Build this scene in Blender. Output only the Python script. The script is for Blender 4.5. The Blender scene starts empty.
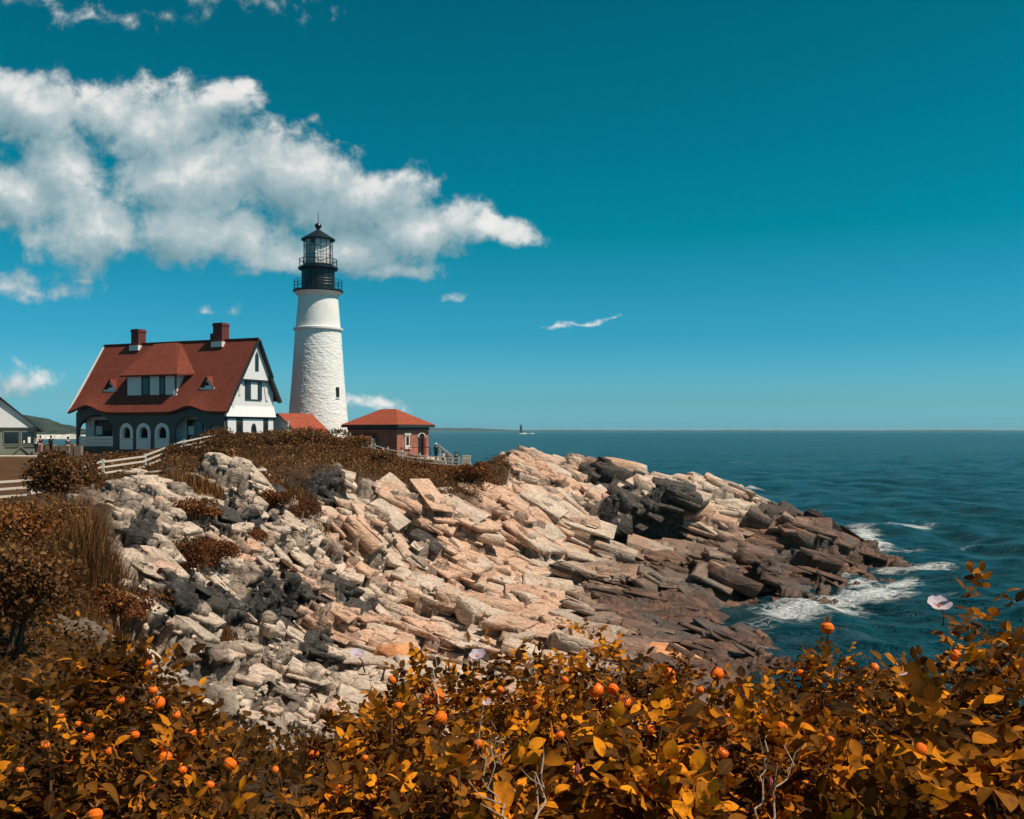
import bpy, bmesh, math, random
import numpy as np
from mathutils import Vector, Matrix
random.seed(7); rng = np.random.default_rng(11)
S = bpy.context.scene; COL = S.collection
R = math.radians
HAZE = .000048
EYE, F = 12.0, 950.0            # eye height above the sea, focal length in photo pixels

# ---------------------------------------------------------------- camera
cd = bpy.data.cameras.new('camera'); cam = bpy.data.objects.new('camera', cd); COL.objects.link(cam)
cd.sensor_width = 36; cd.lens = 36*F/1024; cd.shift_y = 0.02
cd.clip_start = 0.05; cd.clip_end = 200000
cam.location = (0, 0, EYE); cam.rotation_euler = (math.pi/2, 0, 0); S.camera = cam
S.view_settings.view_transform = 'Standard'; S.view_settings.look = 'None'
S.view_settings.exposure = 0.0; S.view_settings.gamma = 1.0
S.cycles.max_bounces = 6; S.cycles.transparent_max_bounces = 8; S.cycles.volume_bounces = 0
S.cycles.use_denoising = True

def P(px, py, Y):
    return Vector(((px-512)/F*Y, Y, EYE-(py-430)/F*Y))

# ---------------------------------------------------------------- node helper
class NT:
    def __init__(s, tree): s.t = tree; s.n = tree.nodes; s.l = tree.links
    def new(s, typ, **kw):
        n = s.n.new(typ)
        for k, v in kw.items(): setattr(n, k, v)
        return n
    def put(s, sock, v):
        if v is None: return
        if isinstance(v, bpy.types.NodeSocket): s.l.new(v, sock)
        elif isinstance(v, (tuple, list)) and len(v) == 3 and sock.type == 'RGBA': sock.default_value = (*v, 1)
        else: sock.default_value = v
    def m(s, op, a, b=None, c=None, clamp=False):
        n = s.new('ShaderNodeMath', operation=op, use_clamp=clamp)
        for i, v in enumerate((a, b, c)): s.put(n.inputs[i], v)
        return n.outputs[0]
    def vm(s, op, a, b=None, c=None):
        n = s.new('ShaderNodeVectorMath', operation=op)
        for i, v in enumerate((a, b, c)): s.put(n.inputs[i], v)
        return n.outputs['Value'] if op in ('LENGTH', 'DOT_PRODUCT', 'DISTANCE') else n.outputs[0]
    def noise(s, vec, scale, detail=4, rough=.55, dist=0, dim='3D'):
        n = s.new('ShaderNodeTexNoise', noise_dimensions=dim)
        s.put(n.inputs['Vector'], vec); n.inputs['Scale'].default_value = scale
        n.inputs['Detail'].default_value = detail; n.inputs['Roughness'].default_value = rough
        n.inputs['Distortion'].default_value = dist
        return n.outputs[0]
    def voro(s, vec, scale, feature='F1', out=0, rand=1):
        n = s.new('ShaderNodeTexVoronoi', feature=feature)
        s.put(n.inputs['Vector'], vec); n.inputs['Scale'].default_value = scale
        n.inputs['Randomness'].default_value = rand
        return n.outputs[out]
    def rng(s, v, a, b, c=0., d=1., smooth=False):
        n = s.new('ShaderNodeMapRange', interpolation_type='SMOOTHSTEP' if smooth else 'LINEAR')
        for i, x in enumerate((v, a, b, c, d)): s.put(n.inputs[i], x)
        return n.outputs[0]
    def mix(s, f, a, b, mode='MIX'):
        n = s.new('ShaderNodeMix', data_type='RGBA', blend_type=mode)
        s.put(n.inputs[0], f); s.put(n.inputs[6], a); s.put(n.inputs[7], b)
        return n.outputs[2]
    def ramp(s, f, stops):
        n = s.new('ShaderNodeValToRGB'); cr = n.color_ramp
        while len(cr.elements) < len(stops): cr.elements.new(.5)
        for e, (p, c) in zip(cr.elements, stops): e.position = p; e.color = (*c, 1)
        s.put(n.inputs[0], f); return n.outputs[0]
    def attr(s, name): return s.new('ShaderNodeAttribute', attribute_name=name).outputs
    def bump(s, h, strength=.5, dist=.1, normal=None):
        n = s.new('ShaderNodeBump'); s.put(n.inputs['Height'], h)
        n.inputs['Strength'].default_value = strength; n.inputs['Distance'].default_value = dist
        if normal: s.put(n.inputs['Normal'], normal)
        return n.outputs[0]

# ---------------------------------------------------------------- sky and sun
SUN_EL, SUN_ROT = 57, 108        # sun high on the right, a little behind the camera
W = bpy.data.worlds.new('World'); S.world = W; W.use_nodes = True
def build_sky():
    g = NT(W.node_tree); bg = g.n['Background']; bg.inputs[1].default_value = 0.07
    sky = g.new('ShaderNodeTexSky', sky_type='NISHITA'); sky.sun_disc = False
    sky.sun_elevation = R(SUN_EL); sky.sun_rotation = R(SUN_ROT)
    d = g.new('ShaderNodeTexCoord').outputs['Generated']
    sep = g.new('ShaderNodeSeparateXYZ'); g.put(sep.inputs[0], d); x, y, z = sep.outputs
    # tint of the air by elevation (teal sky)
    tint = g.ramp(g.m('MULTIPLY', g.m('MAXIMUM', z, 0.), 1.),
        [(0., (.64, 2.0, 3.15)), (.03, (.46, 1.32, 1.9)), (.09, (.17, 1.05, 1.44)), (.2, (.0, .96, .98)), (.41, (.0, .80, .76)), (.70, (.70, .70, .56)), (1., (.74, .72, .54))])
    base = g.mix(1., sky.outputs[0], tint, 'MULTIPLY')
    # the cumulus bank: soft lobes in direction space broken up with noise
    ys = g.m('MAXIMUM', y, .08)
    u = g.m('DIVIDE', x, ys); v = g.m('DIVIDE', z, ys)
    cb = g.new('ShaderNodeCombineXYZ'); g.put(cb.inputs[0], u); g.put(cb.inputs[1], v)
    lobes = [(30,105,75,48,1),(110,105,62,42,1),(165,125,90,62,1),(218,97,52,26,1),(243,84,22,18,.9),(200,175,130,66,1),(290,170,98,56,1),
        (360,203,100,48,1),(430,226,92,38,1),(488,234,62,18,1),(95,228,88,48,1),(200,228,130,42,1),(330,252,120,32,1),(20,190,62,46,1),(395,270,60,14,.8),(60,165,80,56,1),
        (30,284,85,15,.52),(92,275,18,7,.46),(384,404,38,12,.52),(364,400,18,10,.46),(25,382,62,22,.54),(50,392,40,10,.4),(450,298,22,7,.42),(603,322,30,7,.54),(560,328,32,6,.50),(582,325,34,6,.52),(205,304,36,8,.3),(237,302,18,7,.3),
        (100,20,100,18,.36),(10,4,50,16,.38),(230,8,120,18,.30),(335,8,36,22,.38)]
    def density(vec):
        w1 = g.new('ShaderNodeTexNoise'); g.put(w1.inputs['Vector'], vec); w1.inputs['Scale'].default_value = 11; w1.inputs['Detail'].default_value = 5
        off = g.vm('MULTIPLY', g.vm('SUBTRACT', w1.outputs[1], (.5, .5, .5)), (.075, .060, 0))
        q = g.vm('ADD', vec, off); acc = None
        for cx, cy, rx, ry, w in lobes:
            a, b = F/rx, F/ry
            ln = g.vm('LENGTH', g.vm('MULTIPLY_ADD', q, (a, b, 0.), (-(cx-512)/F*a, -(430-cy)/F*b, 0.)))
            f = g.m('MULTIPLY_ADD', g.m('SUBTRACT', 1., ln), w, -.25*(1-w))
            acc = f if acc is None else g.m('SMOOTH_MAX', acc, f, .10)
        n2 = g.noise(vec, 24, 7, .60, .3)
        n3 = g.noise(g.vm('MULTIPLY', vec, (1., 1.7, 1.)), 8.5, 3, .5, .2)
        s = g.m('MULTIPLY_ADD', g.m('SUBTRACT', n2, .5), 1.35, acc)
        return g.m('MULTIPLY_ADD', g.m('SUBTRACT', n3, .5), .85, s), n2
    D, n2 = density(cb.outputs[0])
    D3, _ = density(g.vm('ADD', cb.outputs[0], (.014, .028, 0.)))
    D = g.m('ADD', g.m('MULTIPLY_ADD', g.m('SUBTRACT', g.noise(cb.outputs[0], 60, 5, .62), .5), .55, D), -.06); mask = g.rng(D, -.05, .46, smooth=True)
    lit = g.m('MULTIPLY', g.m('SUBTRACT', D, D3), .95)
    lit = g.m('ADD', lit, g.m('MULTIPLY', g.m('SUBTRACT', g.noise(cb.outputs[0], 6.5, 4, .55), .5), 1.5))
    lit = g.rng(lit, -.72, .98, 0., 1.)
    ccol = g.ramp(lit, [(0., (2.9, 4.7, 5.4)), (.35, (4.6, 6.4, 7.0)), (.62, (7.6, 8.7, 8.9)), (.82, (12.0, 11.9, 11.6)), (1., (13.6, 13.0, 12.5))])
    fwd = g.m('GREATER_THAN', y, .1)
    out = g.mix(g.m('MULTIPLY', g.m('MULTIPLY', mask, fwd), .90), base, ccol)
    g.put(bg.inputs[0], out)
    W.cycles.sampling_method = 'MANUAL'; W.cycles.sample_map_resolution = 512
build_sky()
sd = bpy.data.lights.new('sun', 'SUN'); sd.energy = 5.0; sd.angle = R(.53); sd.color = (1., .90, .78)
sun = bpy.data.objects.new('sun', sd); COL.objects.link(sun)
sdir = Vector((math.sin(R(SUN_ROT))*math.cos(R(SUN_EL)), math.cos(R(SUN_ROT))*math.cos(R(SUN_EL)), math.sin(R(SUN_EL))))
sun.rotation_euler = sdir.to_track_quat('Z', 'Y').to_euler(); sun.location = (40, -20, 60)

# ---------------------------------------------------------------- materials
def mat(name):
    m = bpy.data.materials.new(name); m.use_nodes = True
    g = NT(m.node_tree); return m, g, g.n['Principled BSDF']
def paint(name, col, rough=.6, var=.12, scale=3., bump=.0, bscale=20., spec=.3, metal=0.):
    """A weathered single-colour surface: mottling, streaks and a little relief."""
    m, g, b = mat(name)
    o = g.new('ShaderNodeTexCoord').outputs['Object']
    n1 = g.noise(o, scale, 6, .6); n2 = g.noise(g.vm('MULTIPLY', o, (1., 1., .18)), scale*4, 3, .6)
    f = g.m('ADD', g.m('MULTIPLY', g.m('SUBTRACT', n1, .5), 2*var), g.m('MULTIPLY', g.m('SUBTRACT', n2, .5), 1.4*var))
    hs = g.new('ShaderNodeHueSaturation'); hs.inputs['Color'].default_value = (*col, 1); g.put(hs.inputs['Value'], g.m('ADD', 1., f))
    g.put(b.inputs['Base Color'], hs.outputs[0]); b.inputs['Roughness'].default_value = rough
    b.inputs['Specular IOR Level'].default_value = spec; b.inputs['Metallic'].default_value = metal
    if bump: g.put(b.inputs['Normal'], g.bump(g.noise(o, bscale, 5, .65), bump, .03))
    return m
M = {}
M['white'] = paint('white_paint', (.87, .85, .81), .6, .07, 2.5, .25, 14)
M['shingle_white'] = paint('white_shingle', (.78, .77, .75), .7, .10, 3, .6, 9)
M['panel'] = paint('pale_panel', (.74, .72, .68), .6, .06, 2)
M['trim'] = paint('slate_trim', (.034, .040, .039), .5, .15, 3)
M['porch_trim'] = paint('porch_slate_trim', (.085, .095, .090), .55, .15, 3)
M['dark'] = paint('dark_interior', (.012, .016, .018), .8, .2, 3)
M['black_iron'] = paint('black_iron', (.010, .016, .022), .38, .3, 2, .2, 8, .5)
M['grey_green'] = paint('grey_green_boards', (.19, .20, .155), .7, .10, 2, .3, 10)
M['field_stone'] = paint('brown_field_stone', (.27, .19, .135), .9, .35, 2, .6, 5)
M['stone_light'] = paint('pale_stone', (.60, .50, .40), .85, .15, 2.5, .5, 6)
M['brick_dark'] = paint('chimney_brick', (.14, .035, .028), .8, .25, 4, .4, 9)
M['skin'] = paint('skin', (.50, .30, .22), .6, .05)
M['hair'] = paint('hair', (.03, .02, .015), .6, .2)
M['fence_white'] = paint('fence_paint', (.68, .60, .52), .7, .12, 2, .3, 12)
M['bark'] = paint('brown_stem', (.10, .055, .03), .8, .3, 6, .4, 30)
M['twig'] = paint('pale_twig', (.38, .28, .19), .7, .25, 8, .3, 40)
M['concrete'] = paint('pale_concrete', (.62, .50, .40), .85, .12, 1.5, .3, 8)
def glass_mat():
    m, g, b = mat('window_glass'); b.inputs['Base Color'].default_value = (.015, .022, .027, 1); b.inputs['Roughness'].default_value = .08
    b.inputs['Specular IOR Level'].default_value = .6; return m
M['glass'] = glass_mat()
def curtain_mat():
    m, g, b = mat('white_curtain'); b.inputs['Base Color'].default_value = (.86, .85, .82, 1); b.inputs['Roughness'].default_value = .8; tr = g.new('ShaderNodeBsdfTranslucent'); tr.inputs[0].default_value = (.92, .91, .88, 1); mx = g.new('ShaderNodeMixShader'); mx.inputs[0].default_value = .55
    g.put(mx.inputs[1], b.outputs[0]); g.put(mx.inputs[2], tr.outputs[0]); g.put(g.n['Material Output'].inputs[0], mx.outputs[0]); return m
M['curtain'] = curtain_mat()
def cloth(name, c): M[name] = paint(name, c, .85, .15, 9)
cloth('cloth_black', (.012, .014, .018)); cloth('cloth_white', (.75, .73, .70)); cloth('cloth_navy', (.02, .05, .09)); cloth('cloth_red', (.45, .10, .09)); cloth('cloth_blue', (.35, .55, .65)); cloth('cloth_pink', (.60, .30, .24)); cloth('cloth_khaki', (.33, .25, .18))
def roof_mat(name, col, row=.16, wid=.28):
    m, g, b = mat(name)
    uv = g.new('ShaderNodeUVMap').outputs[0]
    br = g.new('ShaderNodeTexBrick'); g.put(br.inputs['Vector'], uv); br.offset = .5
    for i, s in ((0, 1.), (1, .58)): br.inputs[i+1].default_value = (col[0]*s, col[1]*s, col[2]*s, 1)
    br.inputs['Mortar'].default_value = (col[0]*.35, col[1]*.35, col[2]*.35, 1)
    br.inputs['Scale'].default_value = 1; br.inputs['Mortar Size'].default_value = .045; br.inputs['Brick Width'].default_value = wid; br.inputs['Row Height'].default_value = row; br.inputs['Bias'].default_value = -.1
    o = g.new('ShaderNodeTexCoord').outputs['Object']
    c = g.mix(g.rng(g.noise(o, .9, 6, .7), .38, .62), br.outputs[0], (col[0]*.62, col[1]*.70, col[2]*.75), 'MIX')
    c = g.mix(g.m('MULTIPLY', g.rng(g.noise(o, 3.5, 4, .7), .52, .75), .45), c, (col[0]*1.35, col[1]*1.5, col[2]*1.5), 'MIX')
    g.put(b.inputs['Base Color'], c); b.inputs['Roughness'].default_value = .85; b.inputs['Specular IOR Level'].default_value = .2
    g.put(b.inputs['Normal'], g.bump(br.outputs[1], -.6, .03)); return m
M['roof'] = roof_mat('red_roof_shingles', (.27, .060, .034), .26, .34)
M['roof2'] = roof_mat('orange_red_roof_shingles', (.47, .098, .05), .26, .34)
M['roof_grey'] = roof_mat('grey_roof_shingles', (.09, .09, .09))
def brick_mat():
    m, g, b = mat('red_brick'); uv = g.new('ShaderNodeUVMap').outputs[0]
    br = g.new('ShaderNodeTexBrick'); g.put(br.inputs['Vector'], uv)
    br.inputs[1].default_value = (.56, .15, .065, 1); br.inputs[2].default_value = (.32, .075, .045, 1); br.inputs['Mortar'].default_value = (.36, .24, .18, 1)
    br.inputs['Scale'].default_value = 1; br.inputs['Mortar Size'].default_value = .012; br.inputs['Brick Width'].default_value = .3; br.inputs['Row Height'].default_value = .1
    o = g.new('ShaderNodeTexCoord').outputs['Object']
    c = g.mix(g.rng(g.noise(o, 1.6, 5, .7), .4, .75), br.outputs[0], (.22, .065, .05)); g.put(b.inputs['Base Color'], c)
    b.inputs['Roughness'].default_value = .85; g.put(b.inputs['Normal'], g.bump(br.outputs[1], -.5, .02)); return m
M['brick'] = brick_mat()

# ---------------------------------------------------------------- object helpers
def tag(o, label=None, cat=None, group=None, kind=None):
    if label: o['label'] = label
    if cat: o['category'] = cat
    if group: o['group'] = group
    if kind: o['kind'] = kind
    return o
def empty(name, loc=(0, 0, 0), rz=0.):
    o = bpy.data.objects.new(name, None); COL.objects.link(o); o.location = loc; o.rotation_euler = (0, 0, rz); o.empty_display_size = .2; return o
def link(name, me, m=None, parent=None):
    o = bpy.data.objects.new(name, me); COL.objects.link(o)
    if m is not None: me.materials.append(m)
    if parent: o.parent = parent
    return o
def np_mesh(name, V, faces, attrs=None, smooth=False):
    """faces: list of int arrays (n,3)/(n,4)."""
    me = bpy.data.meshes.new(name); V = np.asarray(V, np.float32)
    me.vertices.add(len(V)); me.vertices.foreach_set('co', V.ravel())
    faces = [np.asarray(f, np.int32) for f in faces if len(f)]
    loops = np.concatenate([f.ravel() for f in faces]); tot = np.concatenate([np.full(len(f), f.shape[1], np.int32) for f in faces])
    me.loops.add(len(loops)); me.loops.foreach_set('vertex_index', loops)
    me.polygons.add(len(tot)); st = np.zeros(len(tot), np.int32); st[1:] = np.cumsum(tot)[:-1]
    me.polygons.foreach_set('loop_start', st); me.polygons.foreach_set('loop_total', tot)
    if smooth: me.polygons.foreach_set('use_smooth', np.ones(len(tot), bool))
    for k, a in (attrs or {}).items():
        at = me.attributes.new(k, 'FLOAT', 'POINT'); at.data.foreach_set('value', np.asarray(a, np.float32))
    me.update(calc_edges=True); return me
class MB:
    """Collects boxes, polygons, tubes and lathes into one mesh."""
    def __init__(s): s.v = []; s.f = []; s.uv = []
    def poly(s, pts, uv=None):
        i = len(s.v); s.v += [tuple(p) for p in pts]; s.f.append(list(range(i, i+len(pts))))
        if uv is None:
            a = Vector(pts[0]); n = Vector((0, 0, 0))
            for k in range(1, len(pts)-1): n += (Vector(pts[k])-a).cross(Vector(pts[k+1])-a)
            n = n.normalized() if n.length else Vector((0, 0, 1))
            t = Vector((0, 0, 1)).cross(n); t = t.normalized() if t.length > 1e-4 else Vector((1, 0, 0)); w = n.cross(t)
            uv = [(Vector(p).dot(t), Vector(p).dot(w)) for p in pts]
        s.uv += uv; return s
    def box(s, x0, x1, y0, y1, z0, z1):
        q = [(x0,y0,z0),(x1,y0,z0),(x1,y1,z0),(x0,y1,z0),(x0,y0,z1),(x1,y0,z1),(x1,y1,z1),(x0,y1,z1)]
        for f in ((0,1,5,4),(1,2,6,5),(2,3,7,6),(3,0,4,7),(4,5,6,7),(3,2,1,0)): s.poly([q[k] for k in f])
        return s
    def prism(s, pts, off):
        """Planar polygon pts extruded by vector off (both caps)."""
        off = Vector(off); a = [Vector(p) for p in pts]; b = [p+off for p in a]
        s.poly(a[::-1]); s.poly(b)
        for i in range(len(a)): j = (i+1) % len(a); s.poly([a[i], a[j], b[j], b[i]])
        return s
    def bar(s, p, q, w, h=None, up=(0, 0, 1)):
        p, q = Vector(p), Vector(q); h = h or w; d = (q-p).normalized(); up = Vector(up)
        if abs(d.dot(up)) > .98: up = Vector((1, 0, 0))
        t = d.cross(up).normalized()*w/2; n = t.cross(d).normalized()*h/2
        c = [-t-n, t-n, t+n, -t+n]; return s.prism([p+k for k in c], q-p)
    def tube(s, pts, rad, n=8, cap=True):
        pts = [Vector(p) for p in pts]; rad = rad if isinstance(rad, (list, tuple)) else [rad]*len(pts); rings = []
        for i, p in enumerate(pts):
            d = (pts[min(i+1, len(pts)-1)]-pts[max(i-1, 0)]).normalized(); u = Vector((0, 0, 1)) if abs(d.z) < .9 else Vector((1, 0, 0))
            a = d.cross(u).normalized(); b = a.cross(d); rings.append([p+(a*math.cos(t)+b*math.sin(t))*rad[i] for t in [2*math.pi*k/n for k in range(n)]])
        for r0, r1 in zip(rings, rings[1:]):
            for k in range(n): j = (k+1) % n; s.poly([r0[k], r0[j], r1[j], r1[k]])
        if cap: s.poly(rings[0]); s.poly(rings[-1][::-1])
        return s
    def lathe(s, prof, n=32, c=(0, 0, 0)):
        for (r0, z0), (r1, z1) in zip(prof, prof[1:]):
            for k in range(n):
                a, b = 2*math.pi*k/n, 2*math.pi*(k+1)/n
                q = [(r0*math.cos(a), r0*math.sin(a), z0), (r0*math.cos(b), r0*math.sin(b), z0), (r1*math.cos(b), r1*math.sin(b), z1), (r1*math.cos(a), r1*math.sin(a), z1)]
                if r1 < 1e-6: q = q[:3]
                elif r0 < 1e-6: q = [q[0], q[2], q[3]]
                s.poly([(x+c[0], y+c[1], z+c[2]) for x, y, z in q])
        return s
    def build(s, name, m, parent=None, smooth=False, weld=False):
        me = bpy.data.meshes.new(name); me.from_pydata(s.v, [], s.f)
        ul = me.uv_layers.new(name='UVMap'); ul.data.foreach_set('uv', np.array(s.uv, np.float32).ravel())
        if weld:
            bm = bmesh.new(); bm.from_mesh(me); bmesh.ops.remove_doubles(bm, verts=bm.verts, dist=1e-4); bm.to_mesh(me); bm.free()
        if smooth: me.polygons.foreach_set('use_smooth', np.ones(len(me.polygons), bool))
        return link(name, me, m, parent)
def plate(name, outline, holes, thick, xf, m, parent):
    """A flat board with holes cut through it: 2-D outline in (a, b), xf maps (a, b, depth) to the thing's frame."""
    cu = bpy.data.curves.new('plate', 'CURVE'); cu.dimensions = '2D'; cu.fill_mode = 'BOTH'; cu.extrude = thick/2
    for ring in [outline]+holes:
        sp = cu.splines.new('POLY'); sp.points.add(len(ring)-1); sp.use_cyclic_u = True
        for q, p in zip(ring, sp.points): p.co = (q[0], q[1], 0, 1)
    o = bpy.data.objects.new('plate', cu); COL.objects.link(o)
    me = bpy.data.meshes.new_from_object(o.evaluated_get(bpy.context.evaluated_depsgraph_get()))
    bpy.data.objects.remove(o); bpy.data.curves.remove(cu)
    co = np.empty(len(me.vertices)*3, np.float32); me.vertices.foreach_get('co', co); co = co.reshape(-1, 3)
    me.vertices.foreach_set('co', np.array([xf(*c) for c in co], np.float32).ravel()); me.materials.clear(); me.name = name; me.update()
    return link(name, me, m, parent)
def arch(x0, x1, z0, zs, rise, n=14):
    """Opening with a (semi-)elliptic head from x0..x1, sill z0, spring zs."""
    c, r = (x0+x1)/2, (x1-x0)/2
    return [(x0, z0), (x1, z0)]+[(c+r*math.cos(math.pi*k/n), zs+rise*math.sin(math.pi*k/n)) for k in range(n+1)]

def unit(v): return v/(np.linalg.norm(v, axis=-1, keepdims=True)+1e-9)
def rnd_unit(n, r): v = r.normal(size=(n, 3)); return unit(v)
# ---------------------------------------------------------------- noise in numpy
def hsh(ix, iy, iz, s):
    h = (ix.astype(np.int64)*374761393+iy.astype(np.int64)*668265263+iz.astype(np.int64)*2147483647+s*974634777) & 0xFFFFFFFF
    h = ((h ^ (h >> 13))*1274126177) & 0xFFFFFFFF; h = ((h ^ (h >> 16))*2246822519) & 0xFFFFFFFF
    return (((h ^ (h >> 15)) & 0xFFFFFF)/float(0x1000000)).astype(np.float32)
def vnoise(p, s=0):
    i = np.floor(p).astype(np.int64); f = (p-i).astype(np.float32); f = f*f*(3-2*f); o = np.zeros(len(p), np.float32)
    for dx in (0, 1):
        for dy in (0, 1):
            for dz in (0, 1):
                w = (f[:, 0] if dx else 1-f[:, 0])*(f[:, 1] if dy else 1-f[:, 1])*(f[:, 2] if dz else 1-f[:, 2])
                o += w*hsh(i[:, 0]+dx, i[:, 1]+dy, i[:, 2]+dz, s)
    return o*2-1
def fbm(p, oct=4, s=0, g=.5):
    a, o, t = 1., np.zeros(len(p), np.float32), 0
    for k in range(oct): o += a*vnoise(p*(2.03**k)+k*17.3, s+k); t += a; a *= g
    return o/t
def facets(q, s, tilt=.55):
    """Jointed-block pattern: every cell has its own height and tilted face; returns (height, distance to joint, cell random)."""
    i = np.floor(q).astype(np.int64); n = len(q)
    d1 = np.full(n, 9., np.float32); d2 = d1.copy(); off = np.zeros((n, 3), np.float32); rid = np.zeros((3, n), np.float32)
    for dx in (-1, 0, 1):
        for dy in (-1, 0, 1):
            for dz in (-1, 0, 1):
                c = (i[:, 0]+dx, i[:, 1]+dy, i[:, 2]+dz)
                e = np.stack([(c[k]+.5+.8*(hsh(*c, s+k)-.5)-q[:, k]).astype(np.float32) for k in range(3)], 1)
                d = (e*e).sum(1); near = d < d1
                d2 = np.where(near, d1, np.minimum(d2, d)); d1 = np.where(near, d, d1)
                off[near] = -e[near]
                if near.any():
                    cc = tuple(a[near] for a in c)
                    for k in range(3): rid[k, near] = hsh(*cc, s+7+k)
    h = (rid[0]*2-1)+tilt*2*((rid[1]*2-1)*off[:, 0]+(rid[2]*2-1)*off[:, 1])
    return h, np.sqrt(d2)-np.sqrt(d1), rid[1]

def cells2(q, s):
    i = np.floor(q).astype(np.int64); n = len(q); z = np.zeros(n, np.int64)
    d1 = np.full(n, 9., np.float32); d2 = d1.copy(); off = np.zeros((n, 2), np.float32); ident = np.zeros((2, n), np.int64)
    for dx in (-1, 0, 1):
        for dy in (-1, 0, 1):
            c = (i[:, 0]+dx, i[:, 1]+dy); e = np.stack([(c[k]+.5+.85*(hsh(c[0], c[1], z, s+k)-.5)-q[:, k]).astype(np.float32) for k in range(2)], 1)
            d = (e*e).sum(1); near = d < d1; d2 = np.where(near, d1, np.minimum(d2, d)); d1 = np.where(near, d, d1); off[near] = -e[near]
            for k in range(2): ident[k][near] = c[k][near]
    return off, np.sqrt(d2)-np.sqrt(d1), [hsh(ident[0], ident[1], z, s+11+k) for k in range(4)]
def benches(fr, L1, L2, T, s, tilt=.25):
    """Bedded, jointed rock: in every joint block the surface steps along the bedding planes; returns the shift along the bed normal."""
    off, edge, rd = cells2(fr[:, :2]/np.array([L1, L2]), s)
    h = fr[:, 2]/T+rd[0]+tilt*((rd[1]-.5)*off[:, 0]+(rd[2]-.5)*off[:, 1])*2
    k = np.floor(h); f = h-k; bed = hsh(k.astype(np.int64), (rd[3]*9999).astype(np.int64), k.astype(np.int64)*0, s+3)
    saw = np.where(f < .66, .5-f*1.36, -.4+.9*sstep(.66, 1., f))
    bn = hsh(k.astype(np.int64)+1, (rd[3]*9999).astype(np.int64), k.astype(np.int64)*0, s+3); bd_ = bed+(bn-bed)*sstep(.72, 1., f)
    return (saw*T*.9+(bd_-.5)*T*.5+(rd[3]-.5)*T*.6)*sstep(0, .20, edge), edge, bed, f
# ---------------------------------------------------------------- terrain: surveyed points (photo column, photo row, distance)
SP = [(880,576,78.5),(870,560,84),(840,534,90),(810,518,93),(760,505,96),(700,481,97),(640,462,96.5),(595,457,95),(555,454,92),(520,458,88),
 (842,584,72.5),(810,594,68.5),(775,600,65.8),(740,600,65.8),(722,592,68.5),(760,584,71.5),(800,570,78),(820,555,83),(860,568,80),
 (620,620,57),(680,600,62),(690,640,52.5),(708,622,57),(724,645,51),(640,650,48),(665,670,43),(600,640,50),(480,660,46),
 (400,640,48),(400,600,54),(400,560,59),(400,520,63),(400,490,66),(400,480,69.5),(385,459,96),(400,472,84),(430,476,85),(460,481,86),(372,462,88),(350,660,36),(350,620,43),(350,580,49),(350,540,54),(350,500,59),(350,473,63.5),(350,449,92),
 (440,640,49),(440,600,56),(440,560,62),(440,520,67),(440,490,71),(450,484,75),(500,640,50),(500,600,60),(500,560,66),(500,520,72),(500,480,79),(500,460,85),
 (560,640,51),(560,620,56),(560,600,62),(560,560,72),(560,520,79),(560,490,83.5),(600,600,62),(600,560,75),(600,530,81),(600,500,86),(640,595,64),(640,570,74),(640,545,83),(640,510,88),(640,485,92),
 (690,575,75),(700,540,84.5),(700,505,91),(760,506,94),(760,540,87),(760,568,79),
 (300,700,30),(300,650,37),(300,600,43),(300,560,47),(300,520,51),(300,482,55.5),(300,456,62),(310,437,104),(250,770,17),(250,700,24),(250,650,30),(250,600,35),(250,560,39),(250,520,43),(250,482,48),(250,456,60),(240,440,97),
 (200,760,13.5),(200,700,18),(200,650,23),(200,600,28),(200,550,33),(200,500,40),(200,469,56),(195,453,80),(150,700,12.5),(150,650,17),(150,600,22),(150,550,28),(150,510,35),(150,484,48),(150,469,64),
 (100,650,11),(100,600,16),(100,550,24),(100,510,34),(100,489,47),(100,480,60),(100,461,88),(150,456,92),(40,615,12),(40,572,19),(40,532,30),(40,510,42),(40,478,60),(40,459,88),(20,456,94),(80,458,98),(150,457,105),(230,448,104),(60,455,105),
 (-80,610,12),(-80,565,19),(-80,510,42),(-80,458,90),(-300,560,20),(-300,490,45),(-300,457,95),(60,452,120),(0,454,120),(200,452,120),(-200,452,125),
 (321,437,112),(321,439,120),(275,437,106),(400,459,104),(430,464,103),(462,473,101),(420,461,110),(360,446,112),(390,456,113),(485,474,96),(372,455,100)]
WP = [tuple(P(742,622,59.4).xy)+(-.9,), tuple(P(760,648,52.5).xy)+(-.9,), tuple(P(738,609,63.5).xy)+(-.7,), (0,0,10.4),(0,3,10.3),(3,3,10.2),(-3,3,10.4),(-6,4,10.5),(6,4,10.0),(-6,-2,10.5),(6,-2,10.3),(0,6.5,9.7),(2.5,6.5,9.6),(5,7,9.3),(-3,7,9.7),(0,10,7.6),(3,8.5,8.6),(4,10,7),(5,14,4.5),(9,9,6),(10,18,2.5),(0,18,5.0),(-2,26,4.0),(4,27,2.5),(8,36,.9),(15,27,-.5),
 (14,38,-1.8),(16,46,-2),(17,54,-2),(21,62,-2),(19,58,-1.6),(24,66,-1.6),(29,69,-1.6),(36,75,-2.2),(40,82,-2.6),(42,92,-3),(37,96,-3),(30,104,-3.2),(20,110,-3.2),(8,114,-3.),(0,116,-3),(-4,118,-2),(-8,124,-1),(-14,134,-2),(-26,140,-2),(-50,146,-1),(-90,150,-1),
 (30,40,-3),(60,60,-4),(80,90,-5),(60,120,-5),(0,140,-5),(40,150,-6),(-50,160,-5),(-120,160,-5),(24,20,-2),(18,6,2),(30,6,-2),(30,-10,-2),(16.3,66,-.5),(17.6,64.5,-1.2)]
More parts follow.
